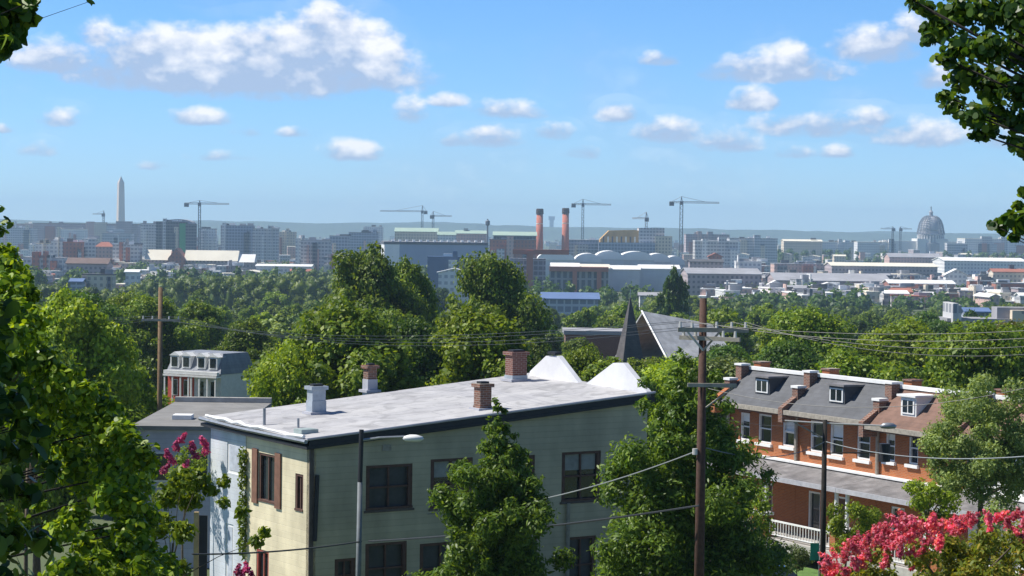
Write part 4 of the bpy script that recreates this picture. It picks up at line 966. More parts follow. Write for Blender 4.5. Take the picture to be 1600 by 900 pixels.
# plumbing pipe at left and hatch on the corner
x, y, z = rpt(413, 664); MB().tube([(x,y,z-.05),(x,y,z+.55)], .05, 6).build('vent_pipe', metal_grey, hb)
x, y, z = rpt(482, 678); MB().box(x-.35, x+.25, y-.2, y+.35, z-.02, z+.16).build('roof_hatch', mat('grey_green_metal', (.35,.42,.40), .5), hb)
x, y, z = rpt(466, 668); MB().tube([(x,y,z),(x,y,z+.3)], .04, 6).build('vent_pipe', metal_grey, hb)
# chimneys: pixel centre of the foot, top y, half width m
def chimney(px, py, ytop, wx, wy, low, upm, capm, lab, split=.45):
    x, y, z = rpt(px, py); q = org+U*x+V*y; sc_ = F/q.y; h = (py-ytop)/sc_*1.0
    c = empty('chimney', (0,0,0)); c.parent = hb; c.location = (x, y, z); bpy.data.objects.remove(c)
    m = MB().box(x-wx, x+wx, y-wy, y+wy, z-.15, z+h*split).build('chimney', low, hb); m['label'] = lab
    MB().box(x-wx+.02, x+wx-.02, y-wy+.02, y+wy-.02, z+h*split+.002, z+h-.16).build('stack', upm, m)
    MB().box(x-wx-.05, x+wx+.05, y-wy-.05, y+wy+.05, z+h-.158, z+h-.04).build('cap', capm, m)
    MB().box(x-wx+.08, x+wx-.08, y-wy+.08, y+wy-.08, z+h-.038, z+h+.03).build('flue', black_trim, m)
    MB().box(x-wx-.1, x+wx+.1, y-wy-.1, y+wy+.1, z-.02, z+.07).build('flashing', roof_white, m)
    return m
gal = mat('galvanised', (.42,.46,.50), .5, .2, 3, metal=.3)
chimney(494, 646, 601, .27, .22, gal, gal, gal, 'grey metal-clad chimney')
chimney(578, 612, 569, .2, .2, roof_white, brick_old, brick_old, 'slender brick chimney with white foot')
chimney(754, 640, 597, .24, .22, brick_old, brick_old, brick_old, 'short brick chimney at the front edge', .15)
chimney(806, 606, 559, .33, .27, gal, brick_r, brick_r, 'large dark red brick chimney', .18)
# parapet with twin gables on the right end
def gpt(px, py):
    P0 = org+U*(LEN-.25); q = on_plane(px, py, P0, U)-org; return q.dot(V), q.z
p1 = [gpt(826,604), gpt(828,580), gpt(853,556), gpt(872,556), gpt(907,602)]
p2 = [gpt(907,606), gpt(958,567), gpt(974,567), gpt(1012,613)]
base = lambda y: roofz(LEN, y)-.15
for poly in ([(p1[0][0],base(p1[0][0]))]+p1[1:]+[(p1[4][0],base(p1[4][0]))], [(p1[4][0]-.01,base(p1[4][0]))]+p2[:3]+[(-.28,p2[3][1]+.02),(-.28,base(0))]):
    MB().prismx(poly, LEN-.25, LEN-.05).build('gable_parapet', parapet_white, hb)
y_, z_ = gpt(863, 554); MB().box(LEN-.3, LEN-.02, y_-.25, y_+.25, z_, z_+.1).build('parapet_cap', black_trim, hb)

# ivy on the corner between the cream and white parts
q = org+V*YM-U*.12; cl = [(q.x, q.y, z, .16, .16, .4) for z in (g+3.0, g+3.7, g+4.4, g+5.2, g+5.9)]
iv = leaves_mesh('ivy', cl, 900, .13, LEAF['leaf_bright'], 3); link('climbing_ivy', iv); tag(col.objects['climbing_ivy'], 'green climbing ivy on the seam between cream and white walls', 'ivy')

# ------------------------------------------------------------------ brick row houses
mat('gutter_grey', (.42,.42,.44), .6, .2, 2)
A = at(1139, 629, 112); n_ = Vector((.479,-.878,0)).normalized(); ra = math.atan2(n_.y, n_.x); g = 29.4
ro = Vector((A.x, A.y, g)); RU = n_; RV = Vector((-n_.y, n_.x, 0))
def rfp(px, py, off=0.0):
    q = on_plane(px, py, ro-RV*off, RV)-ro; return q.dot(RU), q.z
zE = A.z-g; EX = [0, rfp(1245,640)[0], rfp(1372,658)[0], rfp(1372,658)[0]*1.5+.3, rfp(1372,658)[0]*2+.6]
rid = None
labs = ['leftmost orange brick row house with slate mansard and dormer', 'middle orange brick row house with slate mansard and dormer', 'brown-shingled brick row house, third in the row', 'last row house with white walls, mostly hidden behind the pale tree']
wins = [[(1157,644,1171,689),(1185,646,1205,694),(1223,650,1241,699)], [(1266,656,1285,708),(1297,660,1317,714),(1339,664,1359,720)], [(1384,672,1398,722),(1420,674,1434,727)], []]
zPb = rfp(1165,709)[1]; 
for k in range(4):
    x0, x1 = EX[k]+.01, EX[k+1]-.01; W = x1-x0; org2 = ro+RU*x0
    t = empty('row_house', org2, ra); tag(t, labs[k], 'row house', 'row houses with shared porch roof')
    H = []
    for (a, b, c, d) in wins[k]:
        s0, zt = rfp(a, b); s1, zb = rfp(c, d); H.append((max(.05, s0-x0), min(W-.05, s1-x0), zb, zt))
    if k == 3: H = [(1,1.9,zE-3,zE-1.3),(3.6,4.5,zE-3,zE-1.3)]
    zt0 = zE if k != 2 else zE-.15
    lo = [(W*.16,W*.16+1.0,1.0,3.0),(W*.5,W*.5+1.0,.82,3.0)]
    mb = MB(); wall_holes(mb, 0, W, 0, zt0, H+lo, 0, .28); mb.build('front_wall', brick_o if k < 3 else white_p, t)
    MB().box(0, .25, .29, 9, 0, zt0).build('side_wall', brick_o, t); MB().box(W-.25, W, .29, 9, 0, zt0).build('side_wall', brick_o, t); MB().box(.26, W-.26, 8.7, 9, 0, zt0).build('rear_wall', brick_r, t)
    MB().box(.26, W-.26, .3, 8.6, .02, .08).build('floor', concrete, t)
    for i, (a, b, c, d) in enumerate(H):
        f = MB(); f.box(a, b, .05, .16, d-.09, d); f.box(a, b, .05, .16, c, c+.08); f.box(a, a+.09, .05, .16, c+.08, d-.09); f.box(b-.09, b, .05, .16, c+.08, d-.09); f.box(a+.09, b-.09, .07, .15, (c+d)/2-.03, (c+d)/2+.03)
        f = f.build('window', white_p, t); MB().box(a+.09, b-.09, .165, .19, c+.02, d-.09).build('pane', glass_d, f)
        MB().box(a-.12, b+.12, -.14, -.003, c-.15, c-.005).build('sill', white_p, f)
        MB().box(a-.06, b+.06, -.03, -.003, d+.005, d+.17).build('lintel', brick_r, f)
        if (i+k) % 2 == 0: MB().box(a+.1, b-.1, .152, .162, d-.1-(d-c)*(.25+.12*i), d-.1).build('blind', white_p, f)
    for i, (a, b, c, d) in enumerate(lo):
        f = MB(); f.box(a, b, .05, .16, d-.1, d); f.box(a, a+.1, .05, .16, c, d-.1); f.box(b-.1, b, .05, .16, c, d-.1)
        f = f.build('window' if i == 0 else 'door', white_p, t); MB().box(a+.1, b-.1, .165, .2, c, d-.1).build('pane', glass_d if i == 0 else brown_trim, f)
    # mansard roof
    m_ = slate if k < 2 else brown_shingle; zR = rfp(1152,572)[1]+(.12 if k < 2 else 0) - .35
    zb0 = zt0+.02
    MB().add([(0,-.8,zb0),(W,-.8,zb0),(W,1.15,zR),(0,1.15,zR),(0,1.3,zb0),(W,1.3,zb0)], [(0,1,2,3),(0,3,4),(1,5,2),(3,2,5,4),(0,4,5,1)]).build('mansard', m_, t)
    MB().hexa([(0,1.46,zR-.3),(W,1.46,zR-.3),(W,9.1,zR-1.25),(0,9.1,zR-1.25)],[(0,1.46,zR-.1),(W,1.46,zR-.1),(W,9.1,zR-1.05),(0,9.1,zR-1.05)]).build('roof', roof_white if k < 3 else MT['roof_grey'], t)
    MB().box(.0, W, 1.05, 1.45, zR+.01, zR+.17).build('coping', white_p, t)
    MB().box(0, W, -.96, -.81, zb0-.12, zb0+.1).build('gutter', weathered, t)
    MB().box(0, W, -.8, -.004, zb0-.2, zb0-.005).build('eave_board', brown_trim, t)
    if k < 3:     # dormer
        cx = W*(.52 if k < 2 else .36); dw = .62 if k < 2 else .55; zd0, zd1 = zt0+.62, zR-.2; yd = -.8+1.95*(zd0-zb0)/(zR-zb0)
        dm = white_p if k == 2 else slate
        d = MB().box(cx-dw, cx+dw, yd+.02, 1.4, zd0, zd1).build('dormer', dm, t)
        MB().box(cx-dw-.12, cx+dw+.12, yd-.15, 1.45, zd1+.003, zd1+.1).build('dormer_roof', white_p if k == 2 else porch_metal, d)
        MB().box(cx-dw+.1, cx+dw-.1, yd-.03, yd+.015, zd0+.12, zd1-.1).build('window', white_p, d)
        MB().box(cx-dw+.2, cx-.04, yd-.045, yd-.033, zd0+.2, zd1-.16).build('pane', glass_d, d); MB().box(cx+.04, cx+dw-.2, yd-.045, yd-.033, zd0+.2, zd1-.16).build('pane', glass_d, d)
    # party wall with chimney at the left end of each house
    pwx0, pwx1 = (-.18, .16)
    MB().add([(pwx0,-1.0,zb0-.5),(pwx1,-1.0,zb0-.5),(pwx1,-1.0,zb0+.2),(pwx0,-1.0,zb0+.2),(pwx0,1.5,zR+.1),(pwx1,1.5,zR+.1),(pwx0,1.5,zb0-.5),(pwx1,1.5,zb0-.5)],
        [(0,1,2,3),(3,2,5,4),(0,3,4,6),(1,7,5,2),(4,5,7,6),(0,6,7,1)]).build('party_wall', brick_old if k else brick_o, t)
    ch = MB().box(pwx0-.06, pwx1+.1, .55, 1.02, zR-1.0, zR+.22).build('chimney', brick_old, t); MB().box(pwx0-.13, pwx1+.17, .5, 1.07, zR+.223, zR+.32).build('cap', white_p, ch)
    ch = MB().box(pwx0-.04, pwx1+.08, -.15, .3, zb0+.5, zb0+1.15).build('chimney', brick_old, t); MB().box(pwx0-.1, pwx1+.14, -.2, .35, zb0+1.153, zb0+1.27).build('cap', white_p, ch)
    rc = MB().box(-.55, .05, 1.9, 2.5, zR-.6, zR+.3).build('chimney', brick_o, t); MB().box(-.6, .1, 1.85, 2.55, zR+.303, zR+.38).build('cap', brick_old, rc)
    MB().tube([(.12,-.12,zb0-.2),(.12,-.12,zPb+.1)], .09, 6).build('downpipe', weathered, t)
    # porch: roof, posts, deck, railing
    PD = 2.3
    MB().add([(0,0,zPb),(W,0,zPb),(W,-PD,zPb-.42),(0,-PD,zPb-.42),(0,0,zPb-.15),(W,0,zPb-.15),(W,-PD,zPb-.62),(0,-PD,zPb-.62)], [(0,3,2,1),(4,5,6,7),(3,7,6,2),(0,4,7,3),(1,2,6,5),(0,1,5,4)]).build('porch_roof', porch_metal, t)
    MB().box(0, W, -PD-.1, -PD-.005, zPb-.66, zPb-.44).build('porch_gutter', MT['gutter_grey'], t)
    MB().box(0, W, -.4, -.006, zPb+.0, zPb+.09).build('porch_flashing', white_p, t)
    MB().box(0, W, -PD, -.01, .3, .8).build('porch_deck', concrete, t)
    for x in (.25, W-.55):
        c = MB().box(x, x+.42, -PD+.03, -PD+.45, .81, 1.85).build('porch_pier', brick_o, t); MB().box(x-.06, x+.48, -PD-.03, -PD+.51, 1.852, 2.0).build('cap', white_p, c)
        MB().tube([(x+.21,-PD+.24,2.0),(x+.21,-PD+.24,zPb-.6)], .1, 8).build('porch_post', white_p if k != 0 else brick_o, t)
    r_ = MB().box(.7, W-.6, -PD+.2, -PD+.28, 1.6, 1.68); r_.box(.7, W-.6, -PD+.2, -PD+.28, .95, 1.0)
    for i in range(22): r_.box(.75+i*(W-1.4)/22, .78+i*(W-1.4)/22, -PD+.22, -PD+.26, 1.0, 1.6)
    r_.build('railing', white_p, t)
# pavement, kerb, street in front of the row
def strip(name, o0, o1, z, m, kind='structure', s0=-30, s1=26, th=None):
    mb = MB(); n = 14
    for i in range(n):
        a, b = s0+(s1-s0)*i/n, s0+(s1-s0)*(i+1)/n
        P = [ro+RU*a-RV*o0, ro+RU*b-RV*o0, ro+RU*b-RV*o1, ro+RU*a-RV*o1]
        q = [(p.x, p.y, max(gz(p.x, p.y), 29.0)+z) for p in P]
        if th: mb.hexa([(a_, b_, c_-th) for a_, b_, c_ in q], q)
        else: mb.add(q, [(0,1,2,3)])
    o = mb.build(name, m); tag(o, kind=kind); return o
strip('lawn', 2.5, 4.9, .12, mat('lawn_green', (.10,.19,.035), .9, .4, 2, bump=.4), th=.4)
strip('pavement', 4.95, 6.4, .14, concrete, th=.4); strip('kerb', 6.42, 6.6, .15, weathered, th=.4); strip('road', 6.62, 13.5, .03, asphalt, th=.3)

# parked blue car
def car(px, py, Y, lab):
    p = at(px, py, Y); gg = p.z-1.45; t = empty('parked_car', (p.x, Y, gg), ra); tag(t, lab, 'car')
    bm_ = mat('blue_car_paint', (.05,.16,.42), .25, .05, 1, spec=.8)
    MB().prism([(-2.2,.35),(2.2,.35),(2.25,.7),(1.9,.88),(1.1,.95),(-1.6,.98),(-2.15,.92),(-2.25,.6)], -.86, .86).build('body', bm_, t)
    MB().hexa([(-1.7,-.78,.95),(1.15,-.78,.93),(1.15,.78,.93),(-1.7,.78,.95)], [(-1.15,-.62,1.41),(.4,-.62,1.41),(.4,.62,1.41),(-1.15,.62,1.41)]).build('glasshouse', glass_d, t)
    MB().hexa([(-1.18,-.64,1.411),(.44,-.64,1.411),(.44,.64,1.411),(-1.18,.64,1.411)], [(-1.05,-.56,1.46),(.3,-.56,1.46),(.3,.56,1.46),(-1.05,.56,1.46)]).build('roof', bm_, t)
    for x in (-1.4, 1.4):
        for y in (-.8, .8):
            wv = MB(); wv.tube([(x,y-.11,.32),(x,y+.11,.32)], .32, 16); wv = wv.build('wheel', black_trim, t)
            MB().tube([(x,y-.13,.32),(x,y+.13,.32)], .18, 12).build('rim', metal_grey, wv)
    for y in (-.6, .6): MB().box(2.2, 2.27, y-.16, y+.16, .6, .74).build('headlight', white_p, t); MB().box(-2.27, -2.2, y-.16, y+.16, .68, .82).build('tail_light', mat('tail_red', (.4,.02,.02), .3), t)
car(1206, 884, 93, 'bright blue car parked at the kerb, cut by the bottom edge')

# ------------------------------------------------------------------ poles, lamps, wires
def insul(mb, x, y, z): mb.tube([(x,y,z),(x,y,z+.16)], [.05,.035], 6)
Yp = 58; T = at(1099, 466, Yp); g = gz(T.x, Yp); up_ = empty('utility_pole', (T.x, Yp, g)); tag(up_, 'tall reddish-brown wooden utility pole with crossarms in front of the big dark tree', 'utility pole')
Hp = T.z-g; MB().tube([(0,0,-.3),(0,0,Hp*.5),(0,0,Hp)], [.15,.125,.095], 12).build('pole', pole_wood, up_, smooth=True)
zc = at(1099, 515, Yp).z-g; zc2 = at(1099, 601, Yp).z-g
ca = MB().box(-.68, 1.2, -.22, -.12, zc-.06, zc+.06).build('crossarm', weathered, up_)
cb = MB().hexa([(-.62,.13,zc-.28),(.9,-.75,zc-.28),(.95,-.65,zc-.28),(-.57,.23,zc-.28)],[(-.62,.13,zc-.17),(.9,-.75,zc-.17),(.95,-.65,zc-.17),(-.57,.23,zc-.17)]).build('crossarm', weathered, up_)
for (q, xs_) in ((ca, (-.62,-.3,.35,.75,1.12)), (cb, (-.5,-.2,.5,.8))):
    for x in xs_:
        y = -.17 if q is ca else .18-(x+.6)*.58
        m = MB(); insul(m, x, y, zc+(.06 if q is ca else -.17)); m.build('insulator', porcelain, q)
MB().tube([(-.42,-.2,zc-.06),(0,-.16,zc-.55)], .03, 5).build('brace', porcelain, up_); MB().tube([(.42,-.2,zc-.06),(0,-.16,zc-.55)], .03, 5).build('brace', weathered, up_)
MB().box(-.4, .9, -.24, -.14, zc2-.05, zc2+.05).build('crossarm', weathered, up_); MB().tube([(.8,-.19,zc2-.05),(.1,-.15,zc2-.6)], .025, 5).build('brace', weathered, up_)
zi = at(1090,705,Yp).z-g; MB().tube([(-.17,-.1,zi-.08),(-.17,-.1,zi+.08)], .07, 8).build('insulator', porcelain, up_)
# second pole with lamp, in the street by the row houses
Yq = 84; T = at(1289, 656, Yq); g2 = gz(T.x, Yq); p2 = empty('street_pole', (T.x, Yq, g2)); tag(p2, 'thin dark pole with long bracket arms and a street lamp before the brick row houses', 'street pole')
H2 = T.z-g2; MB().tube([(0,0,-.3),(0,0,H2)], [.13,.09], 10).build('pole', dark_bark, p2, smooth=True)
MB().tube([(-1.55,0,H2-.05),(-.2,0,H2-.12),(2.3,0,H2-.2)], .035, 6).build('arm', porcelain, p2)
MB().tube([(-1.2,0,H2-.1),(0,0,H2-.75)], .03, 5).build('brace', weathered, p2)
lm = MB().lathe([(.03,-.12),(.16,-.1),(.2,0),(.12,.1),(.03,.12)], 12); lm.v = [(x*1.7+2.45, y*.8, z+H2-.2) for x, y, z in lm.v]; lm.build('lamp_head', metal_grey, p2, smooth=True)
MB().tube([(2.35,.1,H2-1.6),(2.35,.1,H2-.9)], .22, 12).build('transformer', black_trim, p2); MB().tube([(0,.1,H2-1.3),(2.35,.1,H2-1.25)], .03, 6).build('bracket', dark_bark, p2)
# left distant pole
Yl = 118; T = at(251, 449, Yl); g3 = gz(T.x, Yl); p3 = empty('utility_pole', (T.x, Yl, g3)); tag(p3, 'slender brown utility pole standing left of the mansard houses', 'utility pole')
H3 = T.z-g3; MB().tube([(0,0,-.3),(0,0,H3)], [.17,.12], 10).build('pole', mat('pole_wood_light', (.20,.13,.07), .9, .3, 6), p3, smooth=True)
zc3 = at(251, 500, Yl).z-g3; ca3 = MB().box(-1.0, 1.1, -.22, -.12, zc3-.06, zc3+.06).build('crossarm', weathered, p3)
for x in (-.9, -.4, .5, 1.0): m = MB(); insul(m, x, -.17, zc3+.06); m.build('insulator', porcelain, ca3)
# lamp pole against the long front
Ym = 64; T = at(566, 674, Ym); g4 = gz(T.x, Ym); p4 = empty('street_lamp', (T.x, Ym, g4)); tag(p4, 'grey street lamp with bright white head in front of the shade-toned clapboard wall', 'street lamp')
H4 = T.z-g4; MB().tube([(-.08,0,-.3),(-.05,0,H4-1.5)], [.09,.075], 10).build('pole', mat('dull_pole_paint', (.17,.19,.20), .7, .2, 4), p4, smooth=True); MB().tube([(-.05,0,H4-1.5),(-.02,0,H4+.05)], .07, 8).build('pole_top', black_trim, p4)
zl = at(600,684,Ym).z-g4; arm_ = MB().tube([(0,0,zl-.08),(.5,0,zl),(1.25,0,zl+.04)], .04, 6).build('arm', metal_grey, p4)
hd = MB().lathe([(.02,-.1),(.12,-.09),(.17,-.02),(.15,.05),(.06,.1)], 14); hd.v = [(x*1.9+1.5, y, z+zl+.0) for x, y, z in hd.v]; hd.build('lamp_head', white_p, p4, smooth=True)
# wires
def wire(a, b, sag, lab, m=wire_m, r=.008, n=18, group=None):
    a = Vector(a); b = Vector(b); pts = [a.lerp(b, i/n)-Vector((0,0,4*sag*(i/n)*(1-i/n))) for i in range(n+1)]
    o = MB().tube(pts, r, 5).build('overhead_wire', m); tag(o, lab, 'wire', group or 'overhead wires'); return o
P1 = Vector(up_.location); P3 = Vector(p3.location)
names = ['lowest','second','third','topmost']
for k, (x1, x3) in enumerate(((-.62,-.9),(-.3,-.4),(.75,.5),(1.12,1.0))):
    wire(P1+Vector((x1,-.17,zc+.22)), P3+Vector((x3,-.17,zc3+.22)), .7+.12*k, ['leftmost','second','third','rightmost'][k]+' of four thin lines between the tall pole and the left pole', wire_m, .007)
    q = at(1820, 498+k*9, 50-k); wire(P1+Vector((x1,-.17,zc+.22)), q, .35+.1*k, ['upper','second','third','lowest'][k]+' thin line running right from the tall pole crossarm', wire_m, .007)
    q = at(-140, 470+k*12, 150); wire(P3+Vector((x3,-.17,zc3+.22)), q, .6, ['upper','second','third','lowest'][k]+' thin line running left from the slender left pole', wire_m, .009)
A1 = P1+Vector((-.17,-.12,zi))
fx, fz = fpt(668, 803); wire(A1, org+U*fx-V*.02+Vector((0,0,fz)), .35, 'pale service cable sagging from the tall pole across the clapboard front', wire_g, .018)
wire(at(1092,790,57.6), at(576,846,63.8), .12, 'thick dark cable from the tall pole to the street lamp pole', wire_m, .028)
wire(at(565,846,64), at(300,866,60), .1, 'thick dark cable running left from the street lamp pole past the white wall', wire_m, .026)
wire(at(1103,700,58), at(1289,690,Yq), .4, 'cable from the tall pole to the dark street pole before the row houses', wire_m, .016)
wire(at(1290,690,Yq), at(1760,694,52), .5, 'pale line running right from the dark street pole across the pale tree', wire_g, .018)
wire(at(1103,606,57.8), at(1760,560,50), .8, 'line running right from the lower short crossarm of the tall pole', wire_m, .008)
wire(at(1289,662,Yq), at(1139,655,112), .2, 'short line from the dark street pole to the leftmost row house', wire_m, .008)

# ------------------------------------------------------------------ foreground trees
def tree_px(name, lab, base_px, Yb, clumps_px, n, leaf, m, seed=0, trunk_r=.15, core=.0, pts=6, aspect=.55, barkm=bark, shell=(.4,1.05), limbs=10, limb_r=None, baseX=None, lean_to=None, cat='tree', extra=None):
    """clumps_px: (px, py, Y, radius in px) turned into places round the trunk"""
    X = baseX if baseX is not None else (base_px-800)/F*Yb; g = gz(X, Yb); t = empty(name, (X, Yb, g)); tag(t, lab, cat)
    C = []
    for (px, py, Y, r) in clumps_px:
        q = at(px, py, Y); rr_ = r*Y/F; C.append((q.x-X, q.y-Yb, q.z-g, rr_, rr_, rr_*.85))
    link('crown', leaves_mesh('crown', C+(extra or []), n, leaf, m, seed, aspect=aspect, core=core, pts=pts, shell=shell, droop=.35), t)
    rg_ = random.Random(seed); mb = MB(); topz = max(c[2] for c in C); lx, ly = lean_to if lean_to else (0, 0)
    P = [(lx*i/5+rg_.uniform(-.05,.05), ly*i/5+rg_.uniform(-.05,.05), topz*.85*i/5-.2) for i in range(6)]
    mb.tube(P, [trunk_r*(1.2-.17*i) for i in range(6)], 10)
    for c in sorted(C, key=lambda c: -c[3])[:limbs]:
        k = max(.8, min(4.6, (c[2]-.25*math.hypot(c[0], c[1]))/(topz*.85)*5)); i = int(k); f = k-i
        p = [P[i][q]*(1-f)+P[min(5,i+1)][q]*f for q in range(3)]
        mid = (p[0]*.45+c[0]*.55, p[1]*.45+c[1]*.55, p[2]*.35+c[2]*.65)
        lr = limb_r or trunk_r*.4; mb.tube([p, mid, c[:3]], [lr, lr*.6, lr*.2], 6)
    mb.build('trunk', barkm, t, smooth=True); return t
# two conical street trees before the building
def conic(name, lab, cx, Yb, ytop, prof, n, leaf, m, seed, nc=60):
    X = (cx-800)/F*Yb; C = []; r_ = random.Random(seed)
    for i in range(nc):
        f = (i+.5)/nc; py = ytop+(930-ytop)*f**.8; hw = interp(prof, py); a = r_.uniform(0, 6.28); rad = hw*r_.uniform(.45, .85); cr = max(5, hw*r_.uniform(.12, .30)); rad *= r_.uniform(.8, 1.3)*(1+.28*math.sin(py*.045+a*2+seed))
        C.append((cx+rad*math.cos(a)*.92, py+r_.uniform(-8, 8), Yb+rad*Yb/F*math.sin(a), cr))
    for i in range(9):
        py = ytop+12+(900-ytop)*i/9; hw = interp(prof, py); C.append((cx, py, Yb, hw*.38+2))
    return tree_px(name, lab, cx, Yb, C, n, leaf, m, seed, trunk_r=.13, core=.4, limbs=26, aspect=.42, limb_r=.03, shell=(.35,1.2), barkm=weathered if False else bark)
conic('street_tree', 'bright green pointed tree in front of the clapboard building windows', 778, 58, 622, [(622,4),(655,16),(700,46),(750,74),(800,92),(860,100),(930,98)], 40000, .15, LEAF['leaf_street'], 11, nc=115)
conic('street_tree', 'large dark green tree behind the tall utility pole at the building end', 1072, 63, 552, [(552,20),(590,46),(640,72),(700,102),(760,120),(830,134),(930,134)], 72000, .16, LEAF['leaf_street'], 12, nc=200)
# pale locust by the row houses
C = []; r_ = random.Random(31)
for i in range(46):
    a = r_.uniform(0, 6.28); q = r_.random()**.5; C.append((1540+92*q*math.cos(a), 690+95*q*math.sin(a), 76+r_.uniform(-1.8,1.8), r_.uniform(13,26)))
for i in range(40):
    a = r_.uniform(0, 6.28); q = r_.random()**.6; C.append((1560+115*q*math.cos(a), 720+95*q*math.sin(a), 75+r_.uniform(-1.8,1.8), r_.uniform(13,26)))
tree_px('locust_tree', 'pale grey-green airy tree at the right in front of the last row house', 1540, 76, C, 36000, .12, LEAF['leaf_grey'], 31, trunk_r=.14, limbs=22)
C = [(1335+r_.uniform(-32,34), 815+r_.uniform(-34,44), 84+r_.uniform(-1,1), r_.uniform(10,19)) for i in range(26)]
tree_px('young_tree', 'small bright green bushy tree before the row house porches', 1330, 84, C, 5600, .12, LEAF['leaf_bright'], 32, trunk_r=.06)
C = [(1450+r_.uniform(-34,40), 785+r_.uniform(-28,34), 80+r_.uniform(-1,1), r_.uniform(10,20)) for i in range(20)]
tree_px('young_tree', 'yellow-green bushy tree under the pale airy tree', 1455, 80, C, 4200, .13, LEAF['leaf_bright'], 33, trunk_r=.08)
C = [(1180+r_.uniform(-22,26), 810+r_.uniform(-40,60), 90+r_.uniform(-1,1), r_.uniform(10,18)) for i in range(18)]
tree_px('young_tree', 'green bush at the foot of the leftmost row house porch', 1180, 90, C, 3200, .14, LEAF['leaf_mid'], 34, trunk_r=.06)
C = [(1252+r_.uniform(-18,14), 870+r_.uniform(-14,22), 88+r_.uniform(-.5,.5), r_.uniform(8,13)) for i in range(10)]
tree_px('shrub', 'grey-green shrub beside the blue car', 1252, 88, C, 1800, .1, LEAF['leaf_grey'], 35, trunk_r=.04, cat='shrub')
q = at(1272, 862, 87); t = empty('garden_flag', (q.x, 87, gz(0, 87))); tag(t, 'small emerald green flag hanging by the shrub near the street pole', 'flag')
zf = q.z-gz(0, 87); MB().tube([(.2,0,0),(.2,0,zf+.5)], .02, 6).build('pole', metal_grey, t); MB().box(-.15, .19, -.01, .01, zf-.35, zf+.35).build('cloth', mat('emerald_cloth', (.02,.30,.18), .7), t)

# crape myrtle, bottom right
C = []; r_ = random.Random(41); bl = []
def crown_y(x): return interp([(1270,900),(1300,872),(1340,845),(1400,822),(1450,822),(1500,812),(1560,812),(1640,815)], x)
for i in range(60):
    x = r_.uniform(1300, 1660); y = crown_y(x)+r_.uniform(22, 120); C.append((x, y, 30+r_.uniform(-1.2,1.6), r_.uniform(16,30)))
cm = tree_px('flowering_shrub', 'big shrub covered in coral-pink blossom at the bottom right corner', 1500, 30, C, 15000, .075, LEAF['leaf_olive'], 41, trunk_r=.07, core=.3, cat='shrub')
fl = []
for v_ in range(4):
    cl = [(0,0,.02,.075,.075,.09),(.03,.01,.1,.05,.05,.07),(-.05,.02,-.03,.06,.06,.06),(0,-.03,.16,.03,.03,.05)]
    fl.append(leaves_mesh('blossom_cluster', cl, 190, .042, blossom_m, 50+v_, aspect=.9, shell=(.1,1.05), pts=6))
n = 0
for i in range(400):
    if n >= 98: break
    x = r_.uniform(1285, 1620); left = x < 1470
    y = crown_y(x)+ (abs(r_.gauss(0, 30 if left else 14)))-4
    if y > 905 or (not left and r_.random() < .35): continue
    q = at(x, y, 29.1+r_.uniform(-1,1.0)); o = link('blossom_cluster', fl[n % 4], cm); o.location = q-Vector(cm.location); o.rotation_euler = (r_.uniform(-.9,.9), r_.uniform(-.9,.9), r_.uniform(0,6)); k = r_.uniform(.5, 1.1); o.scale = (k,k,k); n += 1
fm_ = [leaves_mesh('blossom_cluster', [(0,0,.02,.075,.075,.09),(.03,.01,.1,.05,.05,.07),(-.03,.02,-.03,.06,.06,.06)], 260, .045, blossom_mg, 60+v_, aspect=.9, shell=(.0,.95)) for v_ in range(2)]
# pink myrtle behind the left foliage, and one under the corner
for (cx, cy, Yb, lab, N_, bp) in ((290, 712, 74, 'pink-flowering shrub between the lavender house and the white wall', 12, [(283,688),(268,720),(258,735),(275,700),(300,700),(318,692),(305,712),(262,712),(322,705),(290,730)]),
                          (383, 905, 60, 'magenta blossom tip at the bottom edge below the cream wall', 5, [(372,893),(385,890),(392,898),(378,900)])):
    C = [(cx+r_.uniform(-28,26), cy+r_.uniform(-8,40), Yb+r_.uniform(-.6,.6), r_.uniform(9,15)) for i in range(N_)]
    bm2 = blossom_mg
    q = tree_px('flowering_shrub', lab, cx, Yb, C, 1500, .1, LEAF['leaf_mid'], cx, trunk_r=.05, cat='shrub')
    for (bx, by) in bp:
        o = link('blossom_cluster', fm_[bx % 2], q); o.location = at(bx, by, Yb-.7)-Vector(q.location); k = 1.9*Yb/74; o.scale = (k,k,k); o.rotation_euler = (0, .3, bx)

# large tree filling the lower left (trunk off to the left, leaves close)
C = []; r_ = random.Random(61)
edge = [(385,15),(400,40),(440,55),(475,75),(510,60),(560,70),(600,150),(640,200),(700,235),(740,255),(800,265),(900,275)]
for i in range(120):
    y = r_.uniform(395, 930); e_ = interp(edge, y); x = e_-abs(r_.gauss(0, .42))*e_-r_.uniform(14, 30); x = max(-60, x)
    C.append((x, y, 21+r_.uniform(-2.2, 3.0), r_.uniform(12, 32)))
tree_px('shade_tree', 'big dark near tree with glinting leaves filling the lower left corner', -330, 21.5, C, 80000, .072, LEAF['leaf_near'], 61, trunk_r=.3, core=.0, limbs=30, limb_r=.03, barkm=dark_bark, shell=(.3,1.25), pts=8, aspect=.62, baseX=-7.2, extra=[(r_.uniform(-2.5,1.1), r_.uniform(-2.5,2.5), 3.2+r_.uniform(0,4.8), .75,.75,.6) for k in range(5)])  # extra: unseen crown clumps left of the frame, added to shade these leaves
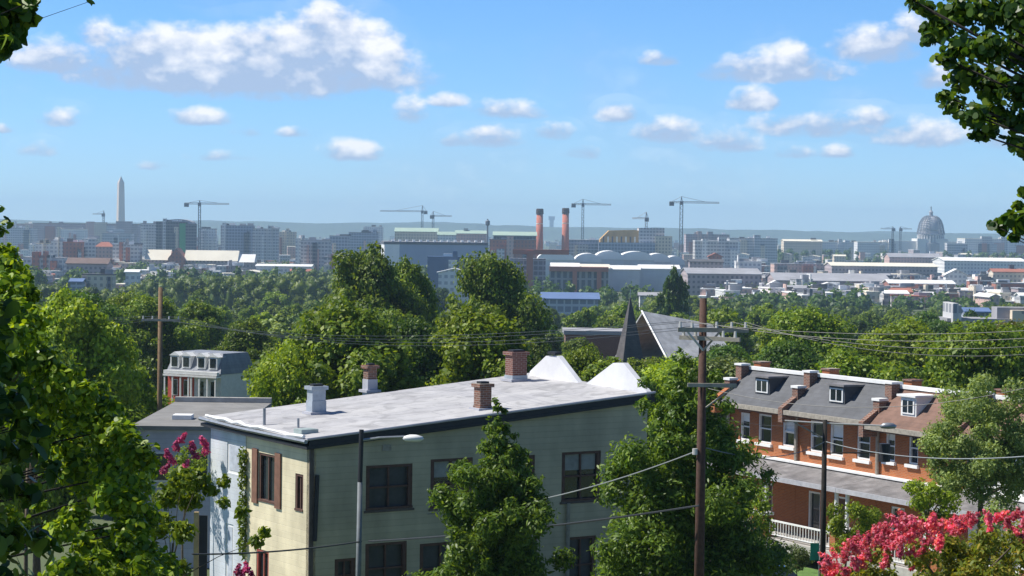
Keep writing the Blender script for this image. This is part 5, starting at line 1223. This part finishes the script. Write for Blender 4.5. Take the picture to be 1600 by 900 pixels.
# close dark spray at the left edge
C = [(x, y, 11+r_.uniform(-.3,.3), r) for (x, y, r) in ((0,480,22),(5,530,26),(15,580,28),(30,625,28),(48,665,26),(65,700,24),(80,735,20),(5,640,34),(20,700,36),(5,760,40),(45,770,30),(10,840,44),(60,850,30),(10,910,40),(-30,560,40),(-40,700,50),(-40,820,50))]
ex = [(r_.uniform(-1.6,.1), r_.uniform(-.9,.9), 6.0+r_.uniform(-1.5,2.2), .42,.42,.38) for k in range(16)]  # unseen clumps out of view, added to keep the spray in shade
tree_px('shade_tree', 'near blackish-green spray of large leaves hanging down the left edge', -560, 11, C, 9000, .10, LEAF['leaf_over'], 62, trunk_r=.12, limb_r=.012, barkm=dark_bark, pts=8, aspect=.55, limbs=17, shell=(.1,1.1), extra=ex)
# sunlit sprays between the near tree and the white wall
C = [(x, y, 34+r_.uniform(-1,1), r) for (x, y, r) in ((285,748,22),(310,752,20),(262,775,24),(296,782,22),(330,765,12),(350,752,11),(350,785,10),(378,800,10),(250,820,24),(285,830,20),(402,846,12),(412,832,9),(225,860,26),(270,890,26))]
tree_px('young_tree', 'sunlit yellow-green sapling whose sprays reach across the white wall', 270, 34, C, 2500, .12, LEAF['leaf_bright'], 63, trunk_r=.05, limbs=9, limb_r=.010)
C = [(x, y, 28+r_.uniform(-.6,.6), r) for (x, y, r) in ((70,610,18),(95,600,14),(60,640,20),(85,650,18),(80,590,10),(105,625,12),(100,670,16))]
tree_px('young_tree', 'bright spray of orange-tipped leaves against the near tree at the left', 40, 28, C, 800, .10, LEAF['leaf_bright'], 64, trunk_r=.05)
# small brown lean-to and yellow post below the white wall
q = at(307, 800, 66); gl = gz(q.x, 66); t = empty('post', (q.x, 66, gl)); tag(t, 'yellow timber post with dark panel left of the white wall', 'post')
MB().box(-.07, .07, -.07, .07, 0, q.z-gl).build('upright', mat('yellow_timber', (.50,.36,.16), .8, .2, 4), t); MB().box(.09, .34, -.05, .0, 0, q.z-gl-.1).build('panel', black_trim, t)

# overhanging leaves at the top right (trunk stands outside the frame)
r_ = random.Random(71); Yt = 13
spec_ = [(1432,6,15),(1448,14,14),(1425,0,10),(1468,48,22),(1452,60,14),(1445,45,10),(1500,15,30),(1545,20,34),(1590,20,34),(1500,70,28),(1545,75,32),(1590,80,32),(1478,92,18),(1505,118,28),(1550,130,32),(1592,140,30),
 (1475,150,13),(1492,165,20),(1520,180,24),(1555,180,26),(1590,190,24),(1530,210,15),(1585,222,18),(1600,235,14),(1545,205,14),(1462,28,14),(1630,60,50),(1640,150,50),(1610,5,40)]
C = [(a, b, Yt+r_.uniform(-.35,.35), c) for a, b, c in spec_]
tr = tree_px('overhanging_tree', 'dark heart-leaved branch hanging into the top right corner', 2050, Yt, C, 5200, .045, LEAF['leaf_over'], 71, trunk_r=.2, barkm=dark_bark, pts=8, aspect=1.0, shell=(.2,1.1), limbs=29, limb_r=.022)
C = [(a, b, Yt-.6+r_.uniform(-.15,.15), c) for a, b, c in [(1548,350,8),(1565,352,11),(1580,340,13),(1592,322,12),(1590,355,15),(1584,372,9),(1600,300,8),(1605,340,16),(1570,340,8),(1625,330,20)]]
tree_px('overhanging_tree', 'small leafy sprig entering from the right edge beside the dome', 2050, Yt-.6, C, 190, .062, LEAF['leaf_over'], 72, trunk_r=.1, barkm=dark_bark, pts=8, aspect=.85, shell=(.2,1.05), limb_r=.012)
C = [(a, b, 8+r_.uniform(-.2,.2), c) for a, b, c in [(8,10,26),(30,12,20),(10,50,24),(28,40,14),(2,80,14),(10,70,14),(-30,30,40),(50,2,7),(45,30,8)]]
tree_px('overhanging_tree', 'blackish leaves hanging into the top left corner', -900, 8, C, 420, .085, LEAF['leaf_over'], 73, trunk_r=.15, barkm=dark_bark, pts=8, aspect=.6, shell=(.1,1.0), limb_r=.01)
C = [(a, b, 9, c) for a, b, c in [(138,3,5),(6,345,7),(2,325,5),(15,352,5),(0,360,9)]]
tree_px('overhanging_tree', 'tiny stray leaf tips at the left edge near the horizon and at the top', -900, 9, C, 34, .04, LEAF['leaf_over'], 74, trunk_r=.08, barkm=dark_bark, pts=8, aspect=.5, limb_r=.005)
